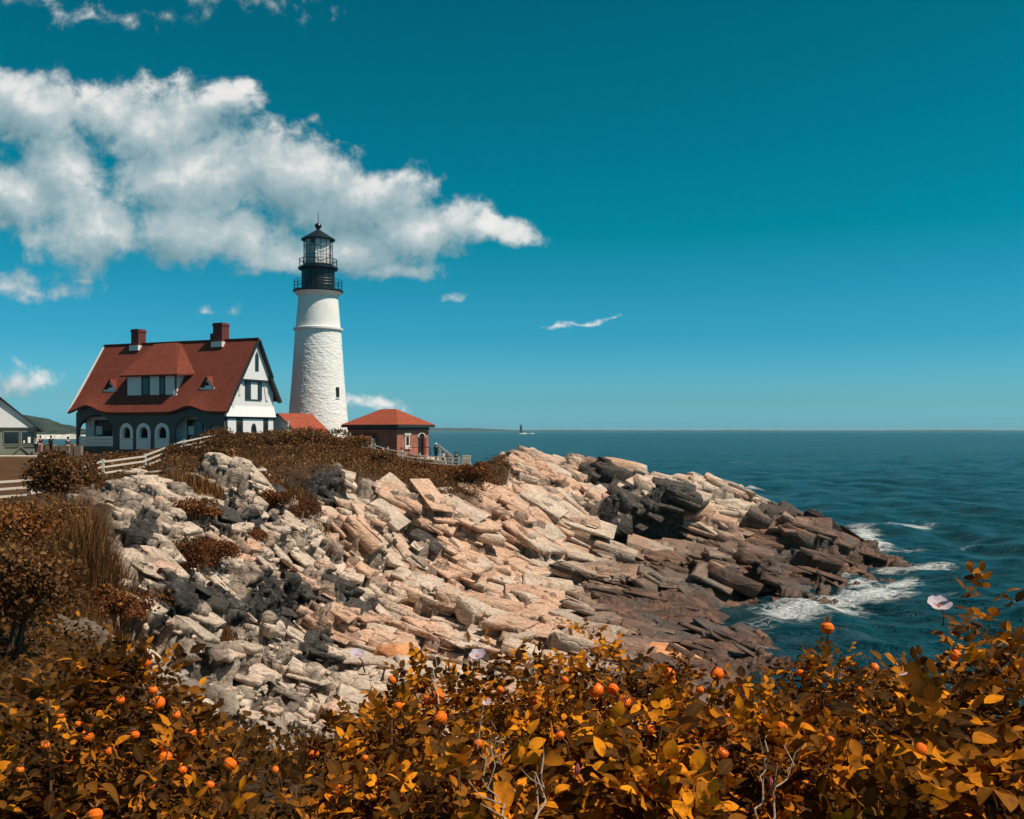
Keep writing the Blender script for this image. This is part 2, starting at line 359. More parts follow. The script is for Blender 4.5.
CP = np.array([tuple(P(*p)) for p in SP]+[tuple(map(float, w)) for w in WP], np.float64)
def ucoord(X, Y):
    r = np.sqrt(X*X+(Y+8)**2); return np.stack([9*np.arctan2(X, Y+8), 7*np.log(r)], -1)
_C = ucoord(CP[:, 0], CP[:, 1]); _D = np.sqrt(((_C[:, None]-_C[None])**2).sum(-1)+.03)
_n = len(CP); _A = np.zeros((_n+3, _n+3)); _A[:_n, :_n] = _D - 0*np.eye(_n)
_A[:_n, _n] = 1; _A[:_n, _n+1:] = _C; _A[_n, :_n] = 1; _A[_n+1:, :_n] = _C.T
_w = np.linalg.lstsq(_A, np.concatenate([CP[:, 2], np.zeros(3)]), rcond=None)[0]
def ground(X, Y):
    X = np.atleast_1d(np.asarray(X, np.float64)); Y = np.atleast_1d(np.asarray(Y, np.float64)); o = np.empty(len(X))
    for a in range(0, len(X), 60000):
        U = ucoord(X[a:a+60000], Y[a:a+60000])
        d = ((U*U).sum(1)[:, None]+(_C*_C).sum(1)[None]-2*U@_C.T); np.sqrt(np.maximum(d, 0)+.03, out=d)
        o[a:a+60000] = d@_w[:_n]+_w[_n]+U@_w[_n+1:]
    return o
def gz(x, y): return float(ground(x, y)[0])
def sstep(a, b, x): t = np.clip((x-a)/(b-a), 0, 1); return t*t*(3-2*t)
def pxy(X, Y, Z): return 512+F*X/Y, 430+F*(EYE-Z)/Y
def ell(px, py, cx, cy, rx, ry): return np.sqrt(((px-cx)/rx)**2+((py-cy)/ry)**2)

def build_terrain():
    pxs = np.concatenate([np.linspace(-520, -40, 90)[:-1], np.linspace(-40, 940, 900), np.linspace(940, 1500, 50)[1:]])
    Ys = np.concatenate([np.exp(np.linspace(np.log(1.2), np.log(9), 50))[:-1], np.exp(np.linspace(np.log(9), np.log(112), 820)), np.linspace(112, 175, 60)[1:]])
    U, V = np.meshgrid(pxs, Ys); nv, nu = U.shape
    X = ((U-512)/F*V); Y = V.copy(); Z = ground(X.ravel(), Y.ravel()).reshape(nv, nu)
    # smooth normal of the base landform
    def grad(A): return np.gradient(A, axis=1), np.gradient(A, axis=0)
    Xu, Xv = grad(X); Yu, Yv = grad(Y); Zu, Zv = grad(Z)
    N = np.stack([Yu*Zv-Zu*Yv, Zu*Xv-Xu*Zv, Xu*Yv-Yu*Xv], -1); N /= np.linalg.norm(N, axis=-1, keepdims=True)+1e-9
    N[N[..., 2] < 0] *= -1
    N = N*.8+np.array([.0, -.25, .35]); N /= np.linalg.norm(N, axis=-1, keepdims=True)
    p = np.stack([X, Y, Z], -1).reshape(-1, 3); N = N.reshape(-1, 3); px, py = pxy(p[:, 0], p[:, 1], p[:, 2])
    # rockiness: no rock relief on the lawn, the yard and the bank the photographer stands on
    crest = np.interp(px, [-600, 0, 60, 100, 150, 195, 215, 260, 300, 340, 380, 420, 465, 500, 520], [510, 505, 500, 486, 478, 464, 462, 474, 476, 472, 480, 484, 488, 480, 440])
    rock = sstep(-4, 18, py-crest+15*fbm(p/5.5, 3, 14)*(px > 110)); rock[(px > 510)] = 1.
    rock = np.where(p[:, 1] > 108, np.where(px > 480, rock, 0), rock)
    rock *= sstep(8.5, 13, p[:, 1])
    rock = rock*np.interp(px, [-40, 20, 110], [.4, .7, 1])
    k = rock > .004; q0 = p[k]
    # strata: beds dip to the right, joints cross them
    w = np.stack([fbm(q0/9, 3, 50+j) for j in range(3)], 1)*1.1+np.stack([fbm(q0/1.8, 2, 60+j) for j in range(3)], 1)*.16
    q = q0+w; fr = np.stack([q@A1, q@A2, q@NS], 1)
    low = sstep(2.6, 1.0, q0[:, 2])*sstep(745, 715, px[k]-12)*sstep(560, 590, px[k])*sstep(560, 580, py[k])   # smooth wave-worn ledge
    ridge = sstep(480, 530, px[k])*sstep(515, 475, py[k])
    amp = rock[k]*(1-.72*low)*(1-.35*ridge); near = sstep(60, 22, q0[:, 1])
    big, bd, br, _ = benches(fr, 9., 5.5, 2.7, 1, .5)
    med, md, mr, _ = benches(fr+.55*big[:, None]*np.array([.3, .2, 1]), 3.8, 2.3, 1.05, 21, .5)
    fac, fe, fr_ = facets(fr/np.array([5.2, 3.6, 2.2])+2.7, 31, 1.2)
    dsp = amp*(.85*big*(1-.45*near)+.62*med*(1-.15*near)+.42*fac*sstep(0, .12, fe))+rock[k]*.30*fbm(q0/5, 3, 5)-.25*ridge+.45*low
    dsp -= rock[k]*(.65*sstep(.06, .0, bd)*(1-.5*near)+.25*sstep(.07, .0, md))*(1-.6*low)*(1-.4*ridge)
    # ledges where a whole bench breaks away (dark undercut faces)
    lw = fbm(q0/6, 2, 77); lx_ = fbm(q0/3, 3, 78); ly_ = fbm(q0/2.5, 3, 79)
    for cx, cy, rx, ry, h in LEDGES:
        e = ell(px[k]+12*lx_, py[k]+6*ly_, cx, cy, rx, ry)*(1+.3*lw)
        dsp += h*(sstep(1.25, .55, e)*np.clip((cy-py[k])/ry*.5+.5, 0, 1)*1.3-sstep(1.15, .7, e)*sstep(-2, 2, py[k]-cy))*q0[:, 1]/60
    D = np.zeros(len(p)); D[k] = dsp
    soft = .10*fbm(p/1.3, 4, 31)+.05*fbm(p/.35, 3, 32); D += soft*(1-rock)*sstep(1.5, 6, p[:, 1])*.8
    Dg = D.reshape(nv, nu)
    for _ in range(1):
        Dg = (np.roll(Dg, 1, 0)+2*Dg+np.roll(Dg, -1, 0))/4; Dg = (np.roll(Dg, 1, 1)+2*Dg+np.roll(Dg, -1, 1))/4
    D = Dg.ravel()
    ND = N*.6+NS*.4; ND /= np.linalg.norm(ND, axis=-1, keepdims=True)
    v = p+ND*D[:, None]
    # second pass: smaller blocks broken out of the faces made by the first
    G3 = v.reshape(nv, nu, 3); du = np.gradient(G3, axis=1); dv_ = np.gradient(G3, axis=0); n2 = np.cross(du, dv_); n2 /= np.linalg.norm(n2, axis=-1, keepdims=True)+1e-12
    for _ in range(3): n2 = (n2+np.roll(n2, 1, 0)+np.roll(n2, -1, 0)+np.roll(n2, 1, 1)+np.roll(n2, -1, 1))/5
    n2 = n2.reshape(-1, 3); n2 /= np.linalg.norm(n2, axis=-1, keepdims=True)+1e-12; n2[n2[:, 2] < -.2] *= -1
    vk = v[k]; wk = np.stack([fbm(vk/1.4, 2, 70+j) for j in range(3)], 1)*.30; qk = vk+wk; f2 = np.stack([qk@A1, qk@A2, qk@NS], 1)
    clut = np.interp(px[k], [120, 260, 360, 430, 600], [1.1, 1.1, .8, .6, .65])
    sml, sd_, sr = facets(f2/np.array([1.7, 1.1, .50]), 41, .9); tin, td, tr_ = facets(f2/np.array([.70, .5, .20])+4.4, 61, .9)
    d2 = amp*clut*(.24*sml*sstep(0, .16, sd_)*(1-.25*near)+.085*tin*sstep(0, .2, td))-rock[k]*(.20*sstep(.13, 0, sd_)+.06*sstep(.15, 0, td))*(1-.5*low)+rock[k]*.04*fbm(vk/.5, 3, 9)
    v[k] += n2[k]*d2[:, None]
    # attributes
    joint = np.ones(len(p)); joint[k] = np.minimum(np.minimum(bd*1.6, md*1.2), .02+sd_); tone = np.zeros(len(p)); tone[k] = .5*br+.3*mr+.2*sr+np.interp(px[k], [150, 330, 400, 600, 680], [-.20, -.10, .10, .10, 0])
    pxn, pyn = pxy(v[:, 0], v[:, 1], v[:, 2])
    nz = fbm(p/4, 4, 91)
    wet = sstep(3.4, .9, v[:, 2]+1.2*nz)*sstep(560, 620, pxn)+.85*sstep(690, 820, pxn+120*nz)*sstep(5.2, 3.0, v[:, 2]+1.5*nz)
    wet = np.maximum(wet, sstep(.9, .1, v[:, 2]))
    dark_patch = np.zeros(len(p)); kn = fbm(p/2.4, 3, 55); kn2 = fbm(p/1.0, 2, 56)
    for cx, cy, rx, ry in DARK_PATCHES: dark_patch = np.maximum(dark_patch, sstep(1.03, .94, ell(px, py, cx, cy, rx, ry)+.50*kn+.30*kn2))
    lawn = (1-rock)*sstep(110, 60, px)*sstep(40, 52, p[:, 1])
    soil = np.clip(sstep(.9, .3, rock), 0, 1)
    for cx, cy, rx, ry in VEG: soil = np.maximum(soil, sstep(1.1, .7, ell(px, py, cx, cy, rx, ry)+.45*fbm(p/2.0, 3, 95)))
    idx = np.arange(nv*nu).reshape(nv, nu); fc = np.stack([idx[:-1, :-1], idx[:-1, 1:], idx[1:, 1:], idx[1:, :-1]], -1).reshape(-1, 4)
    return np_mesh('terrain', v, [fc], {'wet': np.clip(wet, 0, 1), 'soil': soil, 'lawn': lawn, 'joint': joint, 'tone': tone, 'rock': rock, 'dark_patch': dark_patch, 'blk': rock*0}), v, (nv, nu)
NS = np.array([.30, -.07, .95]); NS /= np.linalg.norm(NS); A1 = np.cross([.12, 1., 0], NS); A1 /= np.linalg.norm(A1); A2 = np.cross(NS, A1)   # bedding: dips gently to the right
LEDGES = [(300,492,46,20,1.0),(238,524,40,16,.9),(245,612,62,30,1.1),(345,612,42,24,.8),(640,528,56,24,1.6),(600,475,32,12,.7),(740,592,32,18,1.0),(425,562,34,12,.7)]
DARK_PATCHES = [(303,497,42,13),(240,530,36,12),(242,618,52,22),(345,615,34,18),(130,560,16,14),(640,532,50,18),(602,470,22,9),(745,592,28,14),(415,548,18,9),(300,466,16,7),(205,600,20,10),(560,578,14,6),(365,600,20,8),(790,520,40,8),(840,545,30,6),(620,500,14,10),(165,640,26,16),(318,655,22,9)]   # near-black patches in the rock colour
VEG = [(180,470,40,10),(80,575,26,50),(15,560,45,100),(300,446,110,26),(420,470,70,14),(470,490,16,22)]

def rock_mat():
    m, g, b = mat('jointed_coastal_rock'); pos = g.new('ShaderNodeNewGeometry').outputs['Position']
    at = {k: g.attr(k)[2] for k in ('wet', 'soil', 'lawn', 'joint', 'tone', 'rock', 'dark_patch', 'blk')}
    cb = g.new('ShaderNodeCombineXYZ')
    for i, (ax, sc) in enumerate(((A1, .30), (A2, .42), (NS, 1.05))): g.put(cb.inputs[i], g.vm('DOT_PRODUCT', pos, tuple(float(c)*sc for c in ax)))
    st = cb.outputs[0]
    n1 = g.noise(pos, .16, 5, .6, .4); n2 = g.noise(st, 1.5, 8, .66, .5); n3 = g.noise(pos, 2.6, 8, .7); n4 = g.noise(st, 5.5, 6, .65)
    c = g.ramp(n2, [(.26, (.17, .135, .108)), (.38, (.50, .385, .29)), (.49, (.64, .49, .375)), (.70, (.77, .61, .48))])
    pink = g.ramp(n2, [(.30, (.36, .20, .125)), (.5, (.66, .40, .265)), (.7, (.76, .51, .36))])
    c = g.mix(g.rng(g.m('ADD', n1, g.m('MULTIPLY', g.m('SUBTRACT', at['tone'], .5), .45)), .50, .64), c, pink)
    grey = g.ramp(n3, [(.35, (.16, .15, .135)), (.6, (.42, .38, .335))])
    c = g.mix(g.m('MULTIPLY', g.rng(g.m('ADD', g.noise(pos, .33, 4, .6), g.m('MULTIPLY', at['tone'], -.20)), .54, .68), .80), c, grey)
    # dark lichen and mineral stains, rusty streaks
    c = g.mix(g.rng(g.noise(st, 2.3, 8, .72, .8), .62, .70, 0., .80), c, (.055, .048, .043))
    c = g.mix(g.rng(n4, .62, .74, 0., .6), c, (.30, .135, .06))
    c = g.mix(g.rng(at['joint'], .12, .02, 0., .85), c, (.030, .024, .020))
    c = g.mix(g.rng(at['blk'], 0., 1., .50, 0.), c, (.085, .068, .054))   # darker terrain colour under and between the slabs
    gr = g.noise(pos, 7., 6, .75); c = g.mix(g.rng(gr, .46, .64, 0., .70), c, (.13, .105, .085)); c = g.mix(g.rng(g.noise(st, 9., 5, .7), .60, .68, 0., .75), c, (.04, .034, .03))
    c = g.mix(g.m('MULTIPLY', at['dark_patch'], .94), c, g.ramp(n3, [(.35, (.010, .010, .010)), (.55, (.036, .034, .032)), (.70, (.20, .18, .16))]))
    wetc = g.ramp(n2, [(.3, (.022, .015, .012)), (.46, (.080, .043, .029)), (.62, (.20, .102, .064)), (.76, (.36, .21, .14))])
    wetc = g.mix(g.rng(g.noise(pos, .22, 4, .6), .50, .62), wetc, g.ramp(n3, [(.3, (.03, .026, .022)), (.7, (.155, .125, .10))]))
    c = g.mix(at['wet'], c, wetc)
    soilc = g.ramp(n3, [(.3, (.022, .012, .006)), (.6, (.085, .042, .017)), (.8, (.15, .085, .04))])
    c = g.mix(at['soil'], c, soilc)
    lawnc = g.ramp(g.noise(g.vm('MULTIPLY', pos, (.5, 2., 1.)), 1.2, 8, .7), [(.3, (.040, .017, .006)), (.55, (.105, .046, .014)), (.8, (.20, .09, .028))])
    c = g.mix(at['lawn'], c, lawnc)
    g.put(b.inputs['Base Color'], c); g.put(b.inputs['Roughness'], g.rng(at['wet'], 0., 1., .9, .55)); b.inputs['Specular IOR Level'].default_value = .25
    wv = g.new('ShaderNodeTexNoise'); g.put(wv.inputs['Vector'], pos); wv.inputs['Scale'].default_value = 1.3
    st2 = g.vm('ADD', st, g.vm('MULTIPLY', g.vm('SUBTRACT', wv.outputs[1], (.5, .5, .5)), (.5, .5, .5)))
    sx = lambda o: g.m('ADD', g.vm('DOT_PRODUCT', o, (.5, .3, .2)), 0.)
    v1 = sx(g.voro(st2, 1.7, 'F1', 1)); v2 = sx(g.voro(st2, 4.2, 'F1', 1)); v3 = g.rng(g.voro(st2, 1.7, 'DISTANCE_TO_EDGE'), 0., .09); v4 = g.rng(g.voro(st2, 4.2, 'DISTANCE_TO_EDGE'), 0., .10)
    h = g.m('ADD', g.m('MULTIPLY', v1, .42), g.m('MULTIPLY', v2, .20)); h = g.m('ADD', h, g.m('ADD', g.m('MULTIPLY', v3, .10), g.m('MULTIPLY', v4, .04)))
    h = g.m('ADD', h, g.m('ADD', g.m('MULTIPLY', n2, .20), g.m('MULTIPLY', n3, .42)))
    g.put(b.inputs['Normal'], g.bump(h, 1.0, .28)); return m
M['rock'] = rock_mat()
tme, TV, TS = build_terrain()
def rock_blocks():
    """Angular bedrock slabs broken along the bedding and joints, half sunk into the landform."""
    r = np.random.default_rng(21); tmpl = []
    for t in range(24):
        bm = bmesh.new(); pts = []
        for sx in (-1, 1):
            for sy in (-1, 1):
                for sz in (-1, 1):
                    c = np.array([sx, sy, sz])*r.uniform(.72, 1., 3)
                    if r.uniform() < .45: pts += [c*np.array([r.uniform(.3, .6), 1, 1]), c*np.array([1, r.uniform(.3, .6), 1]), c*np.array([1, 1, r.uniform(.2, .6)])]
                    else: pts.append(c)
        vs = [bm.verts.new(p) for p in pts]; out = bmesh.ops.convex_hull(bm, input=vs); bmesh.ops.delete(bm, geom=[v for v in bm.verts if not v.link_faces], context='VERTS')
        bmesh.ops.dissolve_limit(bm, angle_limit=R(4), verts=bm.verts[:], edges=bm.edges[:]); bmesh.ops.bevel(bm, geom=bm.edges[:], offset=.035, segments=1, affect='EDGES'); bmesh.ops.triangulate(bm, faces=bm.faces[:])
        bm.verts.index_update(); tmpl.append((np.array([v.co[:] for v in bm.verts]), np.array([[v.index for v in f.verts] for f in bm.faces]))); bm.free()
    at = {k: np.empty(len(TV), np.float32) for k in ('wet', 'soil', 'lawn', 'joint', 'tone', 'rock', 'dark_patch', 'blk')}
    for k in at: tme.attributes[k].data.foreach_get('value', at[k])
    px, py = pxy(TV[:, 0], TV[:, 1], TV[:, 2]); ok = (at['rock'] > .75) & (at['soil'] < .35) & (px > 70) & (px < 878) & (TV[:, 1] > 13) & (TV[:, 1] < 106) & (TV[:, 2] > .05)
    low = (TV[:, 2] < 1.6) & (px > 560); idx = r.choice(len(TV), BLOCKS, p=(lambda w: w/w.sum())(np.where(ok, np.where(low, .25, 1.)*TV[:, 1]**.3, 0)))
    gx_ = (ground(TV[idx, 0]+1.5, TV[idx, 1])-ground(TV[idx, 0]-1.5, TV[idx, 1]))/3; gy_ = (ground(TV[idx, 0], TV[idx, 1]+1.5)-ground(TV[idx, 0], TV[idx, 1]-1.5))/3
    NL = unit(np.stack([-gx_, -gy_, np.ones(len(idx))], 1)*.75+NS*.35); jj = -1
    Vs, Fs, A = [], [], {k: [] for k in at}; n0 = 0; Fm = np.stack([A1, A2, NS])
    for i in idx:
        jj += 1; P0 = TV[i]; V, Fc = tmpl[r.integers(24)]; Y = P0[1]; x = px[i]
        base = np.interp(x, [100, 280, 380, 480, 900], [.85, .85, 1.25, 1.5, 1.5])*np.clip(Y/62, .30, 1.25); sc = base*.34*np.exp(np.clip(r.normal()*.58, -1.1, 1.05))
        fl = r.uniform() < np.interp(x, [150, 330, 420, 600, 700], [.12, .20, .55, .60, .40]) and not (x > 490 and py[i] < 482); dm = np.array([r.uniform(.6, 1.35), r.uniform(.6, 1.25), np.exp(r.uniform(-1.3, -.35))])*sc*(np.array([2.3, 2.1, .62]) if fl else 1)
        if fl: dm = np.minimum(dm, np.array([1.75, 1.6, .55])*np.clip(Y/62, .3, 1.25))
        if low[i]: dm[2] *= .36
        if fl: N_ = NL[jj]; B1 = unit(np.cross(np.array([.25, 1., 0]), N_)); Fm_ = np.stack([B1, np.cross(N_, B1), N_])
        else: N_, Fm_ = NS, Fm
        an = np.array([r.normal()*.17, r.normal()*.15, r.normal()*.5])*(.55 if fl else 1); Rm = np.array(Matrix.Rotation(an[2], 3, 'Z')@Matrix.Rotation(an[0], 3, 'X')@Matrix.Rotation(an[1], 3, 'Y'))
        W = (V*dm)@Rm.T@Fm_+P0-N_*dm[2]*(r.uniform(.35, .85) if fl else r.uniform(.15, .95))-np.array([0, -.45, 0])*dm[1]
        Vs.append(W); Fs.append(Fc+n0); n0 += len(W); tn = r.normal()*.16
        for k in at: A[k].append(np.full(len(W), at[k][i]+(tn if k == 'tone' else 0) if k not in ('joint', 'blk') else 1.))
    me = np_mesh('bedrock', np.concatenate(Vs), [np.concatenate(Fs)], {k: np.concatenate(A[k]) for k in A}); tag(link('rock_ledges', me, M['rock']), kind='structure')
BLOCKS = 12500
rock_blocks()
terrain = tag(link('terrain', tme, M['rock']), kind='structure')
#@@SEA
# ---------------------------------------------------------------- sea
FOAM = [(862,536,22,11,1.),(880,548,20,8,.9),(893,565,22,7,.9),(925,568,42,4.5,.8),(912,525,34,3.4,.75),(870,528,16,4,.5),(822,607,62,8,.95),(795,612,52,10,.9),(875,594,46,8,.95),(858,585,30,6,.9),(902,580,22,7,.85),(900,553,36,3,.45),(940,566,26,3,.45),(757,648,14,4,.9),(718,586,20,3,.8),(840,598,40,7,.9),(752,489,14,2.5,.7),(970,545,18,2,.35),(850,575,24,6,.7),(945,596,30,3,.3),(760,625,40,7,.35),(905,592,22,9,.6)]
def build_sea():
    pxs = np.concatenate([np.linspace(-2600, 420, 60)[:-1], np.linspace(420, 1060, 560), np.linspace(1060, 3600, 70)[1:]])
    pys = np.concatenate([430+11400/np.exp(np.linspace(np.log(90000), np.log(900), 60))[:-1], np.linspace(430+11400/900, 690, 560), np.linspace(690, 1800, 40)[1:]])[::-1]
    U, V = np.meshgrid(pxs, pys); nv, nu = U.shape; Y = F*EYE/(V-430); X = (U-512)/F*Y; x, y = X.ravel(), Y.ravel(); z = np.zeros(len(x))
    fade = sstep(420, 60, y)
    r2 = np.random.default_rng(5)
    for k in range(46):
        L = 1.3*(1.13**(k % 23)); th = R(205)+r2.normal(0, .55); kx, ky = math.cos(th)*2*math.pi/L, math.sin(th)*2*math.pi/L
        z += .0105*L**.82*np.sin(kx*x+ky*y+r2.uniform(0, 6.28)+.9*np.sin(.21*kx*y-.17*ky*x))*sstep(900/11*L, 260/11*L, y)
    p = np.stack([x, y, z*0], 1); fo = np.zeros(len(x)); px, py = U.ravel(), V.ravel()
    for cx, cy, rx, ry, s in FOAM:
        e = ell(px+9*fbm(p/3., 3, 3), py+3.0*fbm(p/2.2, 3, 4), cx, cy, rx, ry); fo = np.maximum(fo, s*sstep(1.25, .15, e))
    z = z*(.75+.25*fade)+fo*.16*(fbm(p/1.1, 4, 8)+.5)
    idx = np.arange(nv*nu).reshape(nv, nu); fc = np.stack([idx[:-1, :-1], idx[:-1, 1:], idx[1:, 1:], idx[1:, :-1]], -1).reshape(-1, 4)
    return np_mesh('sea', np.stack([x, y, z], 1), [fc], {'foam': fo}, True)
def sea_mat():
    m, g, b = mat('teal_sea_water'); pos = g.new('ShaderNodeNewGeometry').outputs['Position']; fo = g.attr('foam')[2]
    sp = g.new('ShaderNodeSeparateXYZ'); g.put(sp.inputs[0], pos); dist = g.m('MAXIMUM', sp.outputs[1], 10.)
    an = g.vm('MULTIPLY', pos, (.55, 1., 1.))
    n1 = g.noise(an, .75, 6, .62, .4); n2 = g.noise(an, 2.8, 5, .6, .3); n3 = g.noise(g.vm('MULTIPLY', pos, (.30, 1., 1.)), .085, 6, .6, .3); n4 = g.noise(g.vm('MULTIPLY', pos, (.12, 1., 1.)), .012, 5, .6)
    col = g.mix(g.rng(n4, .35, .65), (.001, .038, .050), (.002, .064, .084))
    col = g.mix(g.rng(n3, .45, .7, 0., .6), col, (.0015, .022, .026))
    fn = g.m('ADD', g.m('MULTIPLY', g.noise(an, 1.8, 7, .75, 1.0), 1.9), g.m('MULTIPLY', g.noise(an, .4, 4, .6), .3))
    wn = g.new('ShaderNodeTexNoise'); g.put(wn.inputs['Vector'], an); wn.inputs['Scale'].default_value = .9; wn.inputs['Detail'].default_value = 4
    wv = g.vm('ADD', an, g.vm('MULTIPLY', g.vm('SUBTRACT', wn.outputs[1], (.5, .5, .5)), (1.6, 1.6, 0.)))
    web = g.m('MAXIMUM', g.rng(g.voro(wv, .75, 'DISTANCE_TO_EDGE'), .13, .02), g.rng(g.voro(wv, 1.9, 'DISTANCE_TO_EDGE'), .12, .03, 0., .7))
    web = g.m('MULTIPLY', web, g.rng(g.m('ADD', fo, g.m('MULTIPLY', g.m('SUBTRACT', fn, 1.1), .35)), .18, .55, 0., .85))
    fm = g.m('MULTIPLY', g.rng(g.m('ADD', g.m('MULTIPLY', fo, .97), g.m('SUBTRACT', fn, 1.62)), .0, .28, smooth=True), .93); fm = g.m('MAXIMUM', fm, web)
    # far whitecaps, drawn out along the wave crests
    wc = g.rng(g.noise(g.vm('MULTIPLY', pos, (.10, 1., 1.)), .045, 7, .72, .3), .650, .70)
    wc = g.m('MULTIPLY', wc, g.rng(dist, 120., 500., 0., .35))
    f = g.m('MAXIMUM', fm, wc)
    g.put(b.inputs['Base Color'], g.mix(f, col, (.78, .80, .78))); g.put(b.inputs['Roughness'], g.rng(f, 0., 1., .22, .8))
    b.inputs['Specular IOR Level'].default_value = .30; b.inputs['IOR'].default_value = 1.33
    h = g.m('ADD', g.m('MULTIPLY', n1, 1.5), g.m('ADD', g.m('MULTIPLY', n2, .40), g.m('MULTIPLY', n3, 1.6)))
    h = g.m('ADD', h, g.m('MULTIPLY', n4, 5.0)); h = g.m('ADD', h, g.m('MULTIPLY', g.noise(g.vm('MULTIPLY', pos, (.35, 1., 1.)), .32, 6, .68, .5), 3.2)); h = g.m('ADD', h, g.m('MULTIPLY', fm, .12))
    g.put(b.inputs['Normal'], g.bump(h, 1.0, 1.0)); return m
M['sea'] = sea_mat()
sea = tag(link('sea', build_sea(), M['sea']), kind='structure')

# ---------------------------------------------------------------- far land and the distant beacon
def hill(name, pts, Y, depth, m):
    """A far shore as a real ridge: profile (photo column, height in metres) at distance Y, with a rounded cross-section."""
    V, Fc = [], []; n = len(pts); K = 9
    for i, (px, h) in enumerate(pts):
        x = (px-512)/F*Y
        for k in range(K):
            t = k/(K-1); V.append((x*(1+.0*t), Y+depth*(t-.5)+(40*math.sin(i*1.7)), -1+(h+1)*math.sin(math.pi*t)**.7))
    for i in range(n-1):
        for k in range(K-1): a = i*K+k; Fc.append((a, a+K, a+K+1, a+1))
    return link(name, np_mesh(name, V, [Fc], None, True), m)
def far_mat(name, c0, c1, sc):
    m, g, b = mat(name); o = g.new('ShaderNodeNewGeometry').outputs['Position']
    g.put(b.inputs['Base Color'], g.mix(g.rng(g.noise(o, sc, 6, .7), .4, .6), c0, c1)); b.inputs['Roughness'].default_value = .9; b.inputs['Specular IOR Level'].default_value = .1; return m
M['wooded'] = far_mat('wooded_island', (.016, .026, .022), (.05, .06, .045), .03)
M['shore'] = far_mat('pale_far_shore', (.30, .30, .27), (.62, .58, .52), .05)
rr = random.Random(3)
def jag(pts, step, amp):
    out = []
    for (x0, h0), (x1, h1) in zip(pts, pts[1:]):
        n = max(1, int((x1-x0)/step))
        for k in range(n): t = k/n; out.append((x0+(x1-x0)*t, max(.3, h0+(h1-h0)*t+rr.uniform(-amp, amp)*min(1, h0))))
    return out+[pts[-1]]
h1 = tag(hill('hill', jag([(-420, 2), (-300, 22), (-120, 40), (0, 37), (20, 36), (36, 30), (52, 20), (64, 14), (74, 12), (95, 11), (140, 9), (220, 5), (280, 2)], 3, 1.4), 1500, 200, M['wooded']), kind='structure')
h2 = tag(hill('far_shore', jag([(-400, 2), (-100, 4), (40, 5), (80, 5), (130, 4), (240, 2), (270, .5)], 2, 1.6), 1330, 60, M['shore']), kind='structure')
h3 = tag(hill('far_land', jag([(330, 2), (400, 28), (440, 34), (475, 30), (520, 12), (560, 14), (640, 9), (720, 11), (840, 6), (950, 12), (1080, 4)], 5, 2), 9000, 500, M['wooded']), kind='structure')
# ledge and tower far out at sea
bx = P(521, 430, 2900).x; beacon = empty('lighthouse', (bx, 2900, 0))
tag(beacon, 'tiny dark lighthouse far out at sea on a low ledge near the horizon', 'lighthouse')
MB().lathe([(4.6, 2), (4.2, 8), (3.5, 22), (4.1, 22.2), (4.1, 23.2), (2.3, 23.4), (2.3, 26.5), (2.8, 26.6), (0, 29)], 16).build('tower', M['trim'], beacon)
rk = MB(); 
for k in range(16):
    a = rr.uniform(0, 6.28); d = rr.uniform(0, 1); rk.lathe([(rr.uniform(5, 9), -1), (rr.uniform(3, 6), rr.uniform(1.2, 2.6)), (0, rr.uniform(2.4, 4))], 7, (d*30*math.cos(a)+8, d*9*math.sin(a), 0))
rk.build('ledge', M['shore'], beacon)

